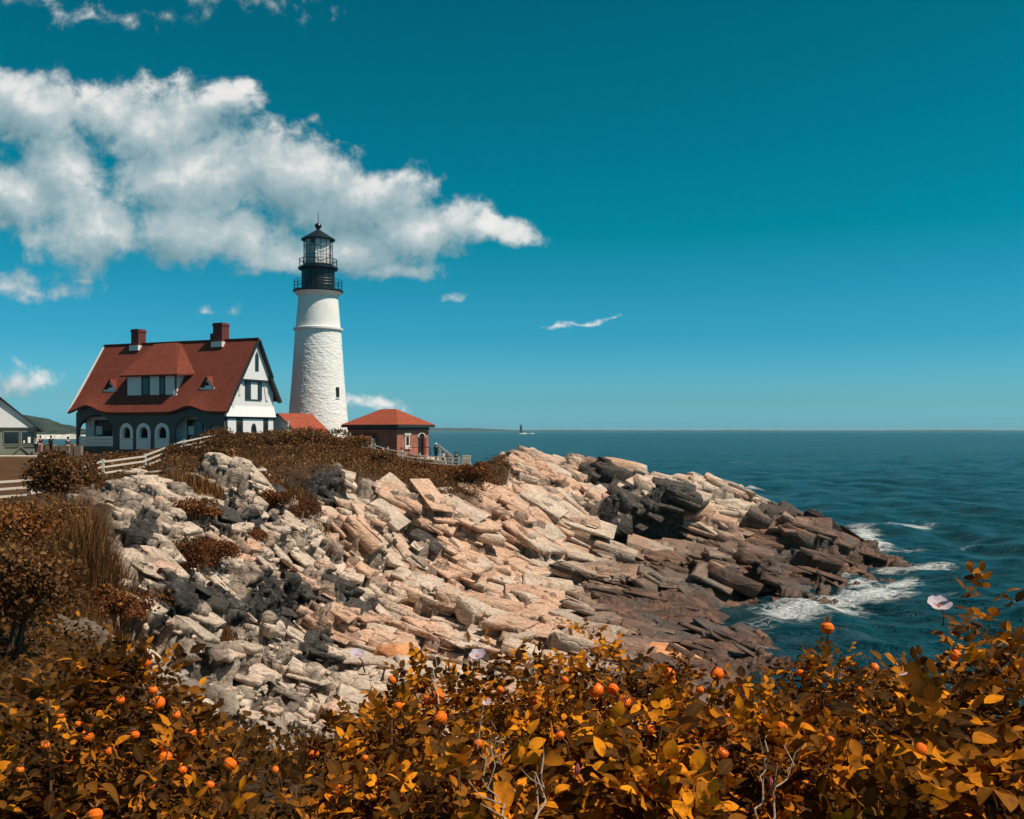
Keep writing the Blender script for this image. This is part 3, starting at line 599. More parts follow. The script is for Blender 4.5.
# ---------------------------------------------------------------- the white stone lighthouse
def build_lighthouse():
    X, Y = -22.85, 112.; z0 = 10.9; T = empty('lighthouse', (X, Y, z0))
    tag(T, 'tall white stone lighthouse with black lantern room beside the red roofed house', 'lighthouse')
    zz = lambda y: 12+(430-y)*.1179-z0
    def shaft(name, prof, amp, sc, m, nz, na=260):
        zs = np.linspace(prof[0][1], prof[-1][1], nz); rs = np.interp(zs, [p[1] for p in prof], [p[0] for p in prof])
        th = np.linspace(0, 2*np.pi, na, endpoint=False); A, Z = np.meshgrid(th, zs); Rr = np.repeat(rs[:, None], na, 1)
        q = np.stack([np.cos(A)*3.0/sc, np.sin(A)*3.0/sc, Z/(sc*.62)], -1).reshape(-1, 3)
        h, e, _ = facets(q+.25*np.stack([vnoise(q*1.7, j) for j in range(3)], 1), 5, .7)
        d = amp*(.5*h-1.0*sstep(.22, 0, e)+.5*fbm(q*.8, 3, 2)); Rr = Rr+d.reshape(Rr.shape)
        V = np.stack([np.cos(A)*Rr, np.sin(A)*Rr, Z], -1).reshape(-1, 3); i = np.arange(nz*na).reshape(nz, na); j = np.roll(i, -1, 1)
        f = np.stack([i[:-1], j[:-1], j[1:], i[1:]], -1).reshape(-1, 4)
        return link(name, np_mesh(name, V, [f], None, True), m, T)
    b0, b1 = zz(330.5), zz(297)
    shaft('stone_shaft', [(3.78, -.8), (3.62, zz(437)), (3.05, zz(380)), (2.66, b0)], .024, .50, M['tower'], 260)
    shaft('upper_shaft', [(2.60, b0+.28), (2.30, b1)], .008, .3, M['tower'], 60, 160)
    MB().lathe([(2.66, b0-.05), (2.88, b0), (2.90, b0+.22), (2.60, b0+.30)], 64).build('belt_course', M['tower'], T, True)
    MB().lathe([(2.30, b1-.02), (2.42, b1+.08), (2.58, b1+.30), (2.80, b1+.50)], 64).build('corbel', M['tower'], T, True)
    g0 = b1+.5; k = M['black_iron']
    def gallery(name, r, z, hh, n):
        MB().lathe([(r-.7, z), (r, z), (r+.06, z+.10), (r+.06, z+.26), (r-.9, z+.27)], 64).build(name, k, T)
        rl = MB(); pr = r-.06
        for zr in (.45, .8, hh): rl.tube([(pr*math.cos(2*math.pi*i/40), pr*math.sin(2*math.pi*i/40), z+.27+zr) for i in range(41)], .028, 6, False)
        for i in range(n): a = 2*math.pi*i/n; rl.tube([(pr*math.cos(a), pr*math.sin(a), z+.27), (pr*math.cos(a), pr*math.sin(a), z+.27+hh)], .03, 6)
        rl.build('railing', k, T)
    gallery('main_gallery', 2.86, g0, 1.12, 16)
    w0, w1 = g0+.27, zz(270)
    wt = MB().lathe([(1.94, w0), (1.94, w0+.12), (1.88, w0+.16), (1.88, w1)], 48).build('watch_room', k, T, False)
    rv = MB()
    for i in range(16): a = 2*math.pi*(i+.3)/16; rv.bar((1.90*math.cos(a), 1.90*math.sin(a), w0+.16), (1.90*math.cos(a), 1.90*math.sin(a), w1), .07, .05)
    rv.build('seam', k, wt)
    gallery('lantern_gallery', 2.26, w1, .95, 14)
    l0, l1 = w1+.27, zz(240.5)
    MB().lathe([(1.72, l0), (1.72, l0+.35), (1.66, l0+.36)], 40).build('sill_ring', k, T)
    gm, g, b = mat('lantern_glass'); b.inputs['Base Color'].default_value = (.45, .50, .50, 1); b.inputs['Roughness'].default_value = .06; b.inputs['Specular IOR Level'].default_value = .7
    tp = g.new('ShaderNodeBsdfTransparent'); mx = g.new('ShaderNodeMixShader'); mx.inputs[0].default_value = .14
    g.put(mx.inputs[1], tp.outputs[0]); g.put(mx.inputs[2], b.outputs[0]); g.put(g.n['Material Output'].inputs[0], mx.outputs[0])
    MB().lathe([(1.66, l0+.36), (1.66, l1)], 16).build('glass', gm, T)
    fr = MB()
    for i in range(16): a = 2*math.pi*i/16; fr.bar((1.68*math.cos(a), 1.68*math.sin(a), l0+.3), (1.68*math.cos(a), 1.68*math.sin(a), l1), .06, .06)
    for f in (.36, .72): zr = l0+.36+(l1-l0-.36)*f; fr.tube([(1.68*math.cos(2*math.pi*i/32), 1.68*math.sin(2*math.pi*i/32), zr) for i in range(33)], .032, 6, False)
    fr.build('glazing_bar', k, T)
    ln = MB().lathe([(.30, l0), (.45, l0+.3), (.62, l0+1.0), (.62, l0+1.5), (.42, l1-.4), (.2, l1-.2)], 20).build('lens', M['lens'], T, True)
    for a, wdt in ((-.98, 1.25), (-2.2, .60), (-2.85, .4), (2.2, .9), (1.0, .9)):   # white curtains hung inside the lantern
        MB().poly([(1.61*math.cos(a+t), 1.61*math.sin(a+t), z) for t, z in ((-wdt/2, l0+.3), (wdt/2, l0+.3), (wdt/2, l1), (-wdt/2, l1))]).build('curtain', M['white'] if wdt > 1 else M['curtain'], T)
    MB().lathe([(1.60, l1-.04), (1.96, l1), (1.98, l1+.14), (1.5, l1+.42), (.95, l1+.78), (.42, l1+1.10), (.24, l1+1.22), (.2, l1+1.42), (.33, l1+1.5), (.42, l1+1.72), (.33, l1+1.94), (.1, l1+2.05), (.05, l1+2.1), (.028, l1+3.3), (0, l1+3.32)], 40).build('roof', k, T)
    a = math.atan2(-math.cos(R(55)), math.sin(R(55)))
    for zc, hw in ((zz(393), .60),):
        rc = np.interp(zc, [zz(437), zz(380), b0], [3.62, 3.05, 2.66]); e = Vector((math.cos(a), math.sin(a), 0)); t = Vector((-e.y, e.x, 0)); c = e*(rc-.02)+Vector((0, 0, zc))
        f = MB().bar(c-Vector((0, 0, hw)), c+Vector((0, 0, hw)), .42, .24, e).build('window', M['dark'], T)
        MB().bar(c-Vector((0, 0, hw+.12)), c-Vector((0, 0, hw)), .6, .34, e).build('sill', M['white'], f)
    return T
def tower_mat():
    m, g, b = mat('whitewashed_stone'); o = g.new('ShaderNodeTexCoord').outputs['Object']
    c = g.mix(g.rng(g.noise(o, .8, 6, .65), .45, .72), (.86, .845, .80), (.78, .75, .69)); c = g.mix(g.rng(g.noise(g.vm('MULTIPLY', o, (1., 1., .14)), 3.5, 4, .65), .60, .78, 0., .55), c, (.50, .44, .37))
    c = g.mix(g.rng(g.noise(o, 9, 4, .7), .66, .75, 0., .6), c, (.36, .31, .26))
    g.put(b.inputs['Base Color'], c); b.inputs['Roughness'].default_value = .75; b.inputs['Specular IOR Level'].default_value = .25; g.put(b.inputs['Normal'], g.bump(g.noise(o, 7, 5, .65), .35, .05)); return m
M['tower'] = tower_mat(); M['lens'] = paint('pale_lens', (.62, .60, .52), .12, .2, 6)
build_lighthouse()

# ---------------------------------------------------------------- the keeper's house
def build_house():
    H = empty('keepers_house', (-46.4, 108.3, 9.2), R(-22.8))
    tag(H, 'white two storey house with long red shingled roof and arched porch beside the lighthouse', 'house')
    RZ, EF, EB = 12.4, (-5.2, 4.4), (3.7, 6.1); L0, L1 = 0., 21.4
    def slope_z(y): return RZ+(RZ-EF[1])/5.2*y
    def bumpf(x): return .80*math.exp(-((x-2.6)/1.75)**2)**1+.62*math.exp(-((x-16.6)/1.55)**2)
    roof = MB(); n = 90; th = .22
    xs = [L0+(L1-L0)*i/n for i in range(n+1)]
    def col(x):
        pts = []
        for j in range(15):
            t = j/14; y = EF[0]*t; z = slope_z(y)+.28*t**5; lift = bumpf(x)*max(0, (t-.62)/.38)**1.6; pts.append((x, y, z+lift))
        return pts
    cols = [col(x) for x in xs]; sl = 9.55
    for i in range(n):
        for j in range(14):
            a, b_, c, d = cols[i][j], cols[i+1][j], cols[i+1][j+1], cols[i][j+1]; v0, v1 = -sl*j/14, -sl*(j+1)/14
            roof.poly([d, c, b_, a], [(xs[i], v1), (xs[i+1], v1), (xs[i+1], v0), (xs[i], v0)])
        e0, e1 = cols[i][-1], cols[i+1][-1]
        roof.poly([(e0[0], e0[1]+.05, e0[2]-th), (e1[0], e1[1]+.05, e1[2]-th), e1, e0])
    roof.poly([(L0, 0, RZ), (L1, 0, RZ), (L1, EB[0], EB[1]), (L0, EB[0], EB[1])])
    roof.poly([(L1, EB[0], EB[1]), (L0, EB[0], EB[1]), (L0, EB[0], EB[1]-th), (L1, EB[0], EB[1]-th)])
    for x, sgn in ((L0, -1), (L1, 1)):      # verge edges
        cc = cols[0 if sgn < 0 else -1]
        for j in range(14):
            a, d = cc[j], cc[j+1]; q = [a, d, (d[0], d[1], d[2]-th), (a[0], a[1], a[2]-th)]; roof.poly(q if sgn > 0 else q[::-1])
    rf = roof.build('roof', M['roof'], H)
    # underside boards
    so = MB()
    for i in range(n):
        a, b_ = cols[i], cols[i+1]
        for j in range(8, 14): so.poly([(p[0], p[1]+.03, p[2]-th) for p in (a[j], b_[j], b_[j+1], a[j+1])])
    so.build('soffit', M['trim'], H)
    MB().bar((L0-.05, 0, RZ+.04), (L1+.05, 0, RZ+.04), .28, .16).build('ridge_cap', M['roof'], rf)
    # verge boards at the right-hand gable and a pale one along the left-hand one
    vb = MB()
    for x in (L1+.02,):
        vb.bar((x, .02, RZ-.12), (x, EB[0]*.62, RZ-.12+(EB[1]-RZ)*.62), .16, .42, (1, 0, 0)); vb.bar((x-.12, EB[0]*.55, RZ-.42+(EB[1]-RZ)*.55), (x-.12, EB[0]+.12, EB[1]-.30), .3, .42, (1, 0, 0))
        vb.bar((x, -.02, RZ-.12), (x, -5.1, slope_z(-5.1)-.02), .12, .30, (1, 0, 0))
    vb.build('verge_board', M['trim'], H)
    vw = MB(); vw.bar((L0-.06, -.02, RZ-.05), (L0-.06, -5.15, slope_z(-5.15)+.2), .10, .22, (1, 0, 0)); vw.build('verge_board', M['panel'], H)
    # body walls (behind porch and gables)
    W0, W1, YB = .7, 20.85, 3.2
    body = MB()
    gab = lambda x: [(x, -4.55, 4.3), (x, YB, 4.3), (x, YB, RZ-1.70*YB-.25), (x, 0, RZ-.25), (x, -4.55, slope_z(-4.55)-.2)]
    body.poly(gab(W1)); body.poly(gab(W0)[::-1]); body.poly([(W1, YB, -.5), (W0, YB, -.5), (W0, YB, 7.), (W1, YB, 7.)])
    body.build('wall', M['shingle_white'], H)
    lw = MB(); lw.box(W1-.25, W1, -4.55, YB, -.5, 4.25); lw.box(W0, W0+.2, -2.4, YB, -.5, 4.25); lw.box(W0, W1-.3, -3.40, -3.25, .9, 4.3); lw.build('ground_floor_wall', M['panel'], H)
    # --- gable end facing right
    gx = W1+.003
    fl = MB(); fl.prism([(gx, -4.75, 4.18), (gx+.32, -4.75, 4.18), (gx, -4.75, 5.3)], (0, YB+4.85, 0)); fl.build('flared_skirt', M['shingle_white'], H)
    up = MB(); up.prism([(gx, -2.72, 8.1), (gx, 2.45, 8.1), (gx, 0.02, RZ-.35)], (.30, 0, 0)); up.build('gable_face', M['shingle_white'], H)
    MB().box(gx, gx+.36, -2.8, 2.5, 7.93, 8.095).build('gable_band', M['trim'], H); tr = MB(); tr.box(gx, gx+.12, -4.6, YB, 3.98, 4.17)
    tr.build('timber_band', M['trim'], H); MB().box(gx, gx+.08, -4.58, -4.34, -.4, 3.98).build('corner_post', M['trim'], H); MB().box(gx, gx+.07, -4.34, 3.2, .5, .66).build('sill_band', M['trim'], H)
    for y0, y1 in ((-2.95, -1.95), (1.45, 2.25)):
        f = MB().box(gx, gx+.06, y0, y1, .66, 3.98).build('window', M['trim'], H); MB().box(gx+.06, gx+.075, y0+.18, y1-.18, 1.0, 3.5).build('pane', M['glass'], f)
    for y0, y1 in ((-4.30, -3.0), (-1.9, 1.40), (2.3, 3.15)): MB().box(gx, gx+.05, y0, y1, .70, 3.94).build('wall_panel', M['shingle_white'], H)
    ov = [(.42*math.cos(2*math.pi*i/24), .75*math.sin(2*math.pi*i/24)) for i in range(24)]
    f = MB().prism([(gx+.05, -.2+a, 2.75+b_) for a, b_ in ov], (.06, 0, 0)).build('window', M['trim'], H)
    MB().prism([(gx+.11, -.2+a*.72, 2.75+b_*.78) for a, b_ in ov], (.012, 0, 0)).build('pane', M['glass'], f)
    f = MB().box(gx, gx+.10, -1.55, 1.15, 5.95, 7.93).build('window', M['trim'], H)
    MB().box(gx+.10, gx+.13, -.72, .36, 6.02, 7.85).build('shutter_panel', M['shingle_white'], f)
    for y0, y1 in ((-1.4, -.85), (.5, 1.02)): MB().box(gx+.10, gx+.115, y0, y1, 6.1, 7.8).build('pane', M['glass'], f)
    f = MB().prism([(gx+.30, -.28, 9.0), (gx+.30, .28, 9.0), (gx+.30, .28, 10.6), (gx+.30, 0, 11.1), (gx+.30, -.28, 10.6)], (.05, 0, 0)).build('window', M['trim'], H); MB().box(gx+.35, gx+.362, -.16, .16, 9.15, 10.5).build('pane', M['glass'], f)
    for y0, z0, d in ((-2.6, 7.1, 1.), (-3.7, 5.4, 1.), (2.2, 6.6, -1.)): MB().prism([(gx, y0, z0-.75), (gx, y0+.1*d, z0+.75), (gx, y0+.62*d, z0+.75), (gx, y0+.35*d, z0-.6)], (.09, 0, 0)).build('bracket', M['panel'], H)
    # --- porch front with its arches
    py_ = -4.6; xf = lambda a, b_, d: (a, py_+d, b_)
    holes = [arch(1.05, 6.0, 1.0, 2.7, 1.75), arch(14.45, 18.35, .95, 2.7, 1.55), arch(19.0, 20.3, .95, 2.6, .8)]
    wa = [(7.05, 8.85), (9.35, 11.25), (11.85, 13.75)]
    holes += [arch(a+.05, b_-.05, .9, 2.55, .85) for a, b_ in wa]
    top = [(x, min(col(x)[-1][2]-.26, 5.6)) for x in [20.85-20.15*i/40 for i in range(41)]]
    plate('porch_front', [(.7, .35), (20.85, .35)]+top, holes, .22, xf, M['porch_trim'], H)
    for a, b_ in wa:
        fr = plate('arch_surround', arch(a, b_, .75, 2.55, .98), [arch(a+.36, b_-.36, 1.95, 2.5, .62)], .34, lambda p, q, d: (p, py_-.04+d, q), M['white'], H)
        MB().box(a+.02, b_-.02, py_-.27, py_-.215, 1.78, 1.90).build('ledge', M['panel'], fr)
    ba = MB(); 
    for z in (1.05, 1.42, 1.79): ba.box(1.05, 6.0, py_-.06, py_+.06, z, z+.33)
    ba.build('balustrade', M['white'], H)
    MB().box(14.45, 18.35, py_-.05, py_+.05, .95, 1.1).build('step_edge', M['panel'], H)
    # left end of the porch with its arched opening
    plate('porch_end', [(-4.6, .35), (-2.3, .35), (-2.3, 4.9), (-4.6, 4.5)], [arch(-4.3, -2.7, 1.0, 2.6, 1.0)], .2, lambda p, q, d: (.8+d, p, q), M['porch_trim'], H)
    MB().box(.5, 20.9, -4.85, -2.3, .30, .55).build('porch_floor', M['porch_trim'], H)
    MB().box(.75, 20.8, -4.4, -2.4, 4.25, 4.33).build('porch_ceiling', M['trim'], H)
    for x in (.9, 2.3, 3.7, 5.1, 6.3, 8.2, 10.4, 12.6, 14.8): MB().box(x-.3, x+.3, -4.75, -4.3, -.9, .30).build('pier', M['white'], H)
    # inner wall seen through the openings: pale boards and dark windows
    iy = -3.40
    for x0, x1 in ((.75, 1.95), (4.8, 5.6), (13.75, 14.8), (17.2, 18.6)): MB().box(x0, x1, iy-.06, iy-.003, .95, 4.2).build('wall_panel', M['panel'], H)
    for x0, x1 in ((2.1, 4.6), (5.75, 7.5), (8.0, 9.9), (10.5, 12.4), (14.95, 17.1)):
        f = MB().box(x0, x1, iy-.09, iy-.003, .9, 3.9).build('window', M['trim'], H); c = (x0+x1)/2
        MB().box(x0+.15, c-.06, iy-.105, iy-.09, 1.3, 3.7).build('pane', M['glass'], f); MB().box(c+.06, x1-.15, iy-.105, iy-.09, 1.3, 3.7).build('pane', M['glass'], f)
        MB().box(x0+.2, c-.1, iy-.12, iy-.107, 2.3, 3.2).build('curtain', M['panel'], f)
    # --- dormer on the front slope
    D = MB(); dz0, dz1, dy = 6.35, 8.62, -3.86
    fc = MB().box(7.1, 13.8, dy, dy+.15, dz0, dz1).build('dormer', M['trim'], H)
    MB().poly([(13.8, dy, dz0), (13.8, -2.4, dz1), (13.8, dy, dz1)]).build('cheek', M['shingle_white'], fc); MB().poly([(7.1, dy, dz0), (7.1, dy, dz1), (7.1, -2.4, dz1)]).build('cheek', M['trim'], fc)  # left cheek in the dark trim colour, standing in for its shade
    for x0, x1 in ((7.25, 9.15), (10.35, 11.6), (12.45, 13.65)): MB().box(x0, x1, dy-.06, dy-.003, dz0+.15, dz1-.12).build('wall_panel', M['panel'], fc)
    for x0, x1 in ((9.3, 10.25), (11.7, 12.35)):
        f = MB().box(x0, x1, dy-.05, dy-.003, dz0+.12, dz1-.2).build('window', M['trim'], fc); MB().box(x0+.12, x1-.12, dy-.065, dy-.05, dz0+.3, dz1-.35).build('pane', M['glass'], f)
    MB().box(13.5, 13.95, dy-.12, dy-.003, dz0-.05, dz0+.28).build('corner_block', M['white'], fc)
    A, B, C_, Dd, E_, G_ = (7.4, .05, RZ+.08), (10.2, .05, RZ+.16), (14.5, -4.45, 8.62), (6.6, -4.45, 8.62), (15.0, -2.32, 8.80), (6.3, -2.32, 8.80)
    dr = MB(); dr.poly([Dd, C_, B, A]).poly([C_, E_, (11.0, .02, RZ), B]).poly([G_, Dd, A, (6.9, .02, RZ)])
    th2 = lambda p: (p[0], p[1]+.04, p[2]-.17)
    dr.poly([th2(Dd), th2(C_), C_, Dd]).poly([th2(C_), th2(E_), E_, C_]).poly([th2(G_), th2(Dd), Dd, G_]).poly([th2(Dd), th2(G_), th2(E_), th2(C_)])
    dr.build('dormer_roof', M['roof'], fc)
    # --- two small triangular roof vents
    for xc in (4.35, 17.55):
        yb = -3.45; zb = slope_z(yb); 
        v = MB().prism([(xc-.33, yb, zb), (xc+.78, yb, zb), (xc, yb, zb+1.12)], (0, .1, 0)).build('roof_vent', M['white'], H)
        MB().prism([(xc-.30, yb-.02, zb+.30), (xc+.30, yb-.02, zb+.30), (xc, yb-.02, zb+.78)], (0, .02, 0)).build('pane', M['dark'], v)
        rr_ = MB(); ap = Vector((xc, yb-.10, zb+1.22)); bk = Vector((xc, -2.62, slope_z(-2.62)+.02))
        for s in (-1, 1):
            e = Vector((xc+s*.98, yb-.10, zb-.08)); rr_.poly([e, ap, bk] if s < 0 else [ap, e, bk]); rr_.bar(e, ap, .07, .09, (0, 1, 0))
        rr_.build('vent_roof', M['roof'], v); MB().box(xc-1.0, xc+1.0, yb-.12, yb-.02, zb-.12, zb+.1).build('sill', M['panel'], v)
    # --- chimneys
    for xc, w, zt in ((4.95, .52, 14.05), (16.45, .60, 14.25)):
        c = MB().box(xc-w, xc+w, -.55, .6, RZ-1.2, zt).box(xc-w-.06, xc+w+.06, -.61, .66, zt-.32, zt-.12).build('chimney', M['brick_dark'], H)
        MB().box(xc-w-.12, xc+w+.12, -.72, .72, RZ-.75, RZ-.18).build('flashing', M['panel'], c)
        if xc > 10: MB().box(xc-w-.5, xc-w-.03, -.4, .4, RZ-.5, RZ+.75).build('flue', M['brick_dark'], c)
build_house()

# ---------------------------------------------------------------- low red-roofed sheds between house and tower
def gable_shed(name, label, apex, u, ln, w, rise, wall_h, roof_m, wall_m):
    """Gabled shed; apex is the near ridge end, u the horizontal ridge direction."""
    u = Vector((u[0], u[1], 0)).normalized(); t = Vector((u.y, -u.x, 0)); z0 = apex[2]-rise-wall_h
    s = empty(name, (apex[0], apex[1], z0), math.atan2(u.y, u.x)); tag(s, label, 'shed')
    zr, ze = rise+wall_h, wall_h          # local: x along the ridge, y across
    ov = .25; k = rise/w
    wl = MB()
    for x, r in ((.2, 0), (ln-.2, 1)):
        q = [(x, -w+.3, -.8), (x, w-.3, -.8), (x, w-.3, ze+k*.3-.12), (x, 0, zr-.14), (x, -w+.3, ze+k*.3-.12)]; wl.poly(q[::-1] if not r else q)
    for sg in (-1, 1): wl.poly([(.2, sg*(w-.3), -.8), (ln-.2, sg*(w-.3), -.8), (ln-.2, sg*(w-.3), ze+k*.3-.12), (.2, sg*(w-.3), ze+k*.3-.12)][::sg])
    wl.build('wall', wall_m, s)
    rf = MB()
    for sg in (-1, 1):
        q = [(0, sg*w, ze), (ln, sg*w, ze), (ln, 0, zr), (0, 0, zr)]; rf.poly(q[::-sg] if sg < 0 else q[::-1]); rf.poly([(a, b, c-.12) for a, b, c in q])
        rf.poly([(0, sg*w, ze), (ln, sg*w, ze), (ln, sg*w, ze-.12), (0, sg*w, ze-.12)])
    rf.build('roof', roof_m, s)
    vb = MB()
    for sg in (-1, 1): vb.bar((-.04, 0, zr-.08), (-.04, sg*(w+.02), ze-.10), .10, .26, (1, 0, 0))
    vb.build('verge_board', M['trim'], s); return s
s1 = gable_shed('garden_shed', 'low grey gabled shed with orange red roof in front of the lighthouse', P(278, 413, 104), (.5, .86), 5.4, 2.75, 2.1, 1.2, M['roof2'], M['panel'])
sp_ = P(288, 425, 102.4); v = tag(MB().tube([(sp_.x, sp_.y, sp_.z-1.2), (sp_.x, sp_.y, sp_.z+.3)], .09, 8).tube([(sp_.x, sp_.y, sp_.z+.3), (sp_.x, sp_.y, sp_.z+.42)], .15, 8).build('vent_pipe', M['fence_white']), 'short pale upright pipe standing against the orange red shed roof', 'pipe')
s2 = gable_shed('tool_shed', 'smallest red roofed shed squeezed between white house and grey gabled shed', P(272, 415.5, 109.5), (.5, .86), 4, 1.7, 1.3, 1.9, M['roof2'], M['white'])

# ---------------------------------------------------------------- brick fog-signal building
def build_brick():
    z0 = 8.4; B = empty('brick_building', P(397, 430, 104).xy.to_3d()+Vector((0, 0, z0)), R(60)); tag(B, 'low red brick building with hipped red roof right of the lighthouse', 'building')
    # local x runs along the lit right face, y along the shaded left face (away to the left)
    LX, LY, HE = 6.0, 6.9, 4.05
    w = MB()
    w.poly([(0, 0, -1), (LX, 0, -1), (LX, 0, HE), (0, 0, HE)]).poly([(0, LY, -1), (0, 0, -1), (0, 0, HE), (0, LY, HE)]).poly([(LX, 0, -1), (LX, LY, -1), (LX, LY, HE), (LX, 0, HE)]).poly([(LX, LY, -1), (0, LY, -1), (0, LY, HE), (LX, LY, HE)])
    w.build('wall', M['brick'], B)
    o = .55; zt = HE+1.95; e = [(-o, -o), (LX+o, -o), (LX+o, LY+o), (-o, LY+o)]; r0, r1 = (LX/2, 2.4, zt), (LX/2, LY-2.4, zt)
    E3 = [(a, b, HE+.15) for a, b in e]; rf = MB()
    rf.poly([E3[0], E3[1], r0]).poly([E3[1], E3[2], r1, r0]).poly([E3[2], E3[3], r1]).poly([E3[3], E3[0], r0, r1]).build('roof', M['roof2'], B)
    MB().box(-o+.02, LX+o-.02, -o+.02, LY+o-.02, HE-.16, HE+.146).build('eave_board', M['trim'], B)
    MB().box(-.06, LX+.06, -.06, LY+.06, HE-.42, HE-.17).build('cornice', M['trim'], B)
    f = MB().box(1.45, 2.25, -.07, .1, 1.75, 3.0).build('window', M['panel'], B); MB().box(1.60, 2.10, -.085, -.07, 1.9, 2.9).build('pane', M['glass'], f)
    MB().box(1.25, 2.45, -.12, .1, 3.0, 3.3).build('lintel', M['stone_light'], f); MB().box(1.25, 2.45, -.16, .1, 1.48, 1.745).build('sill', M['stone_light'], f)
    d = MB().prism([(3.95, -.03, .75)]+[(a, -.03, b) for a, b in arch(3.95, 5.1, .75, 2.75, .45)[1:]], (0, .2, 0)).build('doorway', M['dark'], B)
    ar = MB(); 
    for k in range(10):
        a0, a1 = math.pi*k/10, math.pi*(k+1)/10; ar.bar((4.525+.66*math.cos(a0), -.05, 2.75+.54*math.sin(a0)), (4.525+.66*math.cos(a1), -.05, 2.75+.54*math.sin(a1)), .16, .16, (0, 1, 0))
    ar.build('arch_surround', M['stone_light'], d)
    MB().box(4.62, 5.08, -.30, -.035, .75, 2.7).build('door_leaf', M['brick_dark'], d)
    # shaded side: wide opening under a red awning, pale post beside it
    MB().box(-.06, .1, 3.2, 6.3, .2, 2.9).build('opening', M['dark'], B)
    a = MB().prism([(-.05, 3.0, 3.25), (-1.0, 3.0, 2.75), (-1.0, 3.0, 2.63), (-.05, 3.0, 3.1)], (0, 3.6, 0)).build('awning', M['roof2'], B)
    MB().box(-1.05, -.3, 2.75, 2.98, -.3, 2.7).build('post', M['panel'], B)
    MB().box(-.8, 7.6, -1.5, -.003, -1.2, .52).build('terrace_wall', M['concrete'], B)
    st = MB()
    for k in range(3): st.box(3.7, 5.4, -2.4+.3*k, -1.5, -.6+.0*k, -.05+.19*k)
    st.build('step', M['concrete'], B)
build_brick()
MBk = MB(); c = P(420, 453, 101.5)
MBk.bar((c.x-1.2, c.y+.3, c.z+.6), (c.x+1.1, c.y-.2, c.z+.6), .06).bar((c.x-1.2, c.y+.3, c.z+.6), (c.x-1.2, c.y+.3, c.z-.9), .07).bar((c.x+1.1, c.y-.2, c.z+.6), (c.x+1.1, c.y-.2, c.z-.9), .07)
tag(MBk.build('handrail', M['trim']), 'dark handrail in front of the brick building doorway', 'handrail')

# ---------------------------------------------------------------- garage at the far left
def build_garage():
    c = P(0, 430, 94); z0 = 9.3; G = empty('garage', (c.x, c.y, z0), R(29)); tag(G, 'grey green garage with white gable and cross braced doors at left edge of the lawn', 'garage')
    hw, zr, ze, ln = 3.25, 6.0, 3.05, 7.
    MB().box(-hw, hw, 0, ln, -.6, 2.95).build('wall', M['grey_green'], G)
    MB().prism([(-hw, .0, 2.95), (hw, .0, 2.95), (0, .0, zr-.25)], (0, .15, 0)).build('gable', M['panel'], G); MB().prism([(-hw+.75, -.22, 2.95), (hw-.75, -.22, 2.95), (0, -.22, zr-1.05)], (0, .2, 0)).build('gable_face', M['shingle_white'], G)
    rf = MB(); o = .42
    for s in (-1, 1):
        e = (s*(hw+o), 2.65); q = [(0, -.30, zr), (e[0], -.30, e[1]), (e[0], ln+.4, e[1]), (0, ln+.4, zr)]; rf.poly(q if s < 0 else q[::-1]); rf.poly([(a, b, z-.14) for a, b, z in q])
        rf.poly([(e[0], -.30, e[1]), (e[0], ln+.4, e[1]), (e[0], ln+.4, e[1]-.14), (e[0], -.30, e[1]-.14)])
    rf.build('roof', M['roof_grey'], G)
    vb = MB()
    for s in (-1, 1):
        vb.bar((0, -.33, zr-.08), (s*(hw+o+.05), -.33, 2.58), .10, .24, (0, 1, 0))
    vb.build('verge_board', M['trim'], G)
    MB().box(-hw-.02, hw+.02, -.10, .04, 2.72, 2.94).build('band', M['grey_green'], G)
    for x0, x1 in ((.35, 1.65), (1.95, 3.0), (-1.6, -.3), (-3.0, -1.95)):
        f = MB().box(x0-.08, x1+.08, -.06, -.003, 1.25, 2.62).build('window', M['grey_green'], G); MB().box(x0, x1, -.075, -.06, 1.35, 2.5).build('pane', M['glass'], f)
    MB().box(2.45, 2.7, -.085, -.077, 1.4, 2.0).box(2.05, 2.2, -.085, -.077, 1.4, 1.65).build('notice', M['white'], G)
    d = MB()
    for x in (1.85, -1.85):
        d.bar((x, -.05, 1.05), (x-1.3, -.05, -.2), .10, .14, (0, 1, 0)).bar((x, -.05, 1.05), (x+1.3, -.05, -.2), .10, .14, (0, 1, 0)).bar((x-1.4, -.05, 1.08), (x+1.4, -.05, 1.08), .08, .10, (0, 1, 0))
    d.bar((1.85, -.06, 1.1), (1.85, -.06, 2.6), .10, .10, (0, 1, 0)); d.build('door_brace', M['grey_green'], G)
    MB().lathe([(.06, 0), (.0, .4)], 8, (.1, -.12, 3.5)).box(.02, .16, -.2, .05, 3.4, 3.6).build('lamp', M['dark'], G)
build_garage()
pc = P(0, 455, 93); tag(MB().prism([(pc.x-12, pc.y-2.2, pc.z-.6), (pc.x+4.6, pc.y-2.2, pc.z-.6), (pc.x+4.6, pc.y+.6, pc.z-.6), (pc.x-12, pc.y+.6, pc.z-.6)], (0, 0, .55)).build('path', M['concrete']), kind='structure')

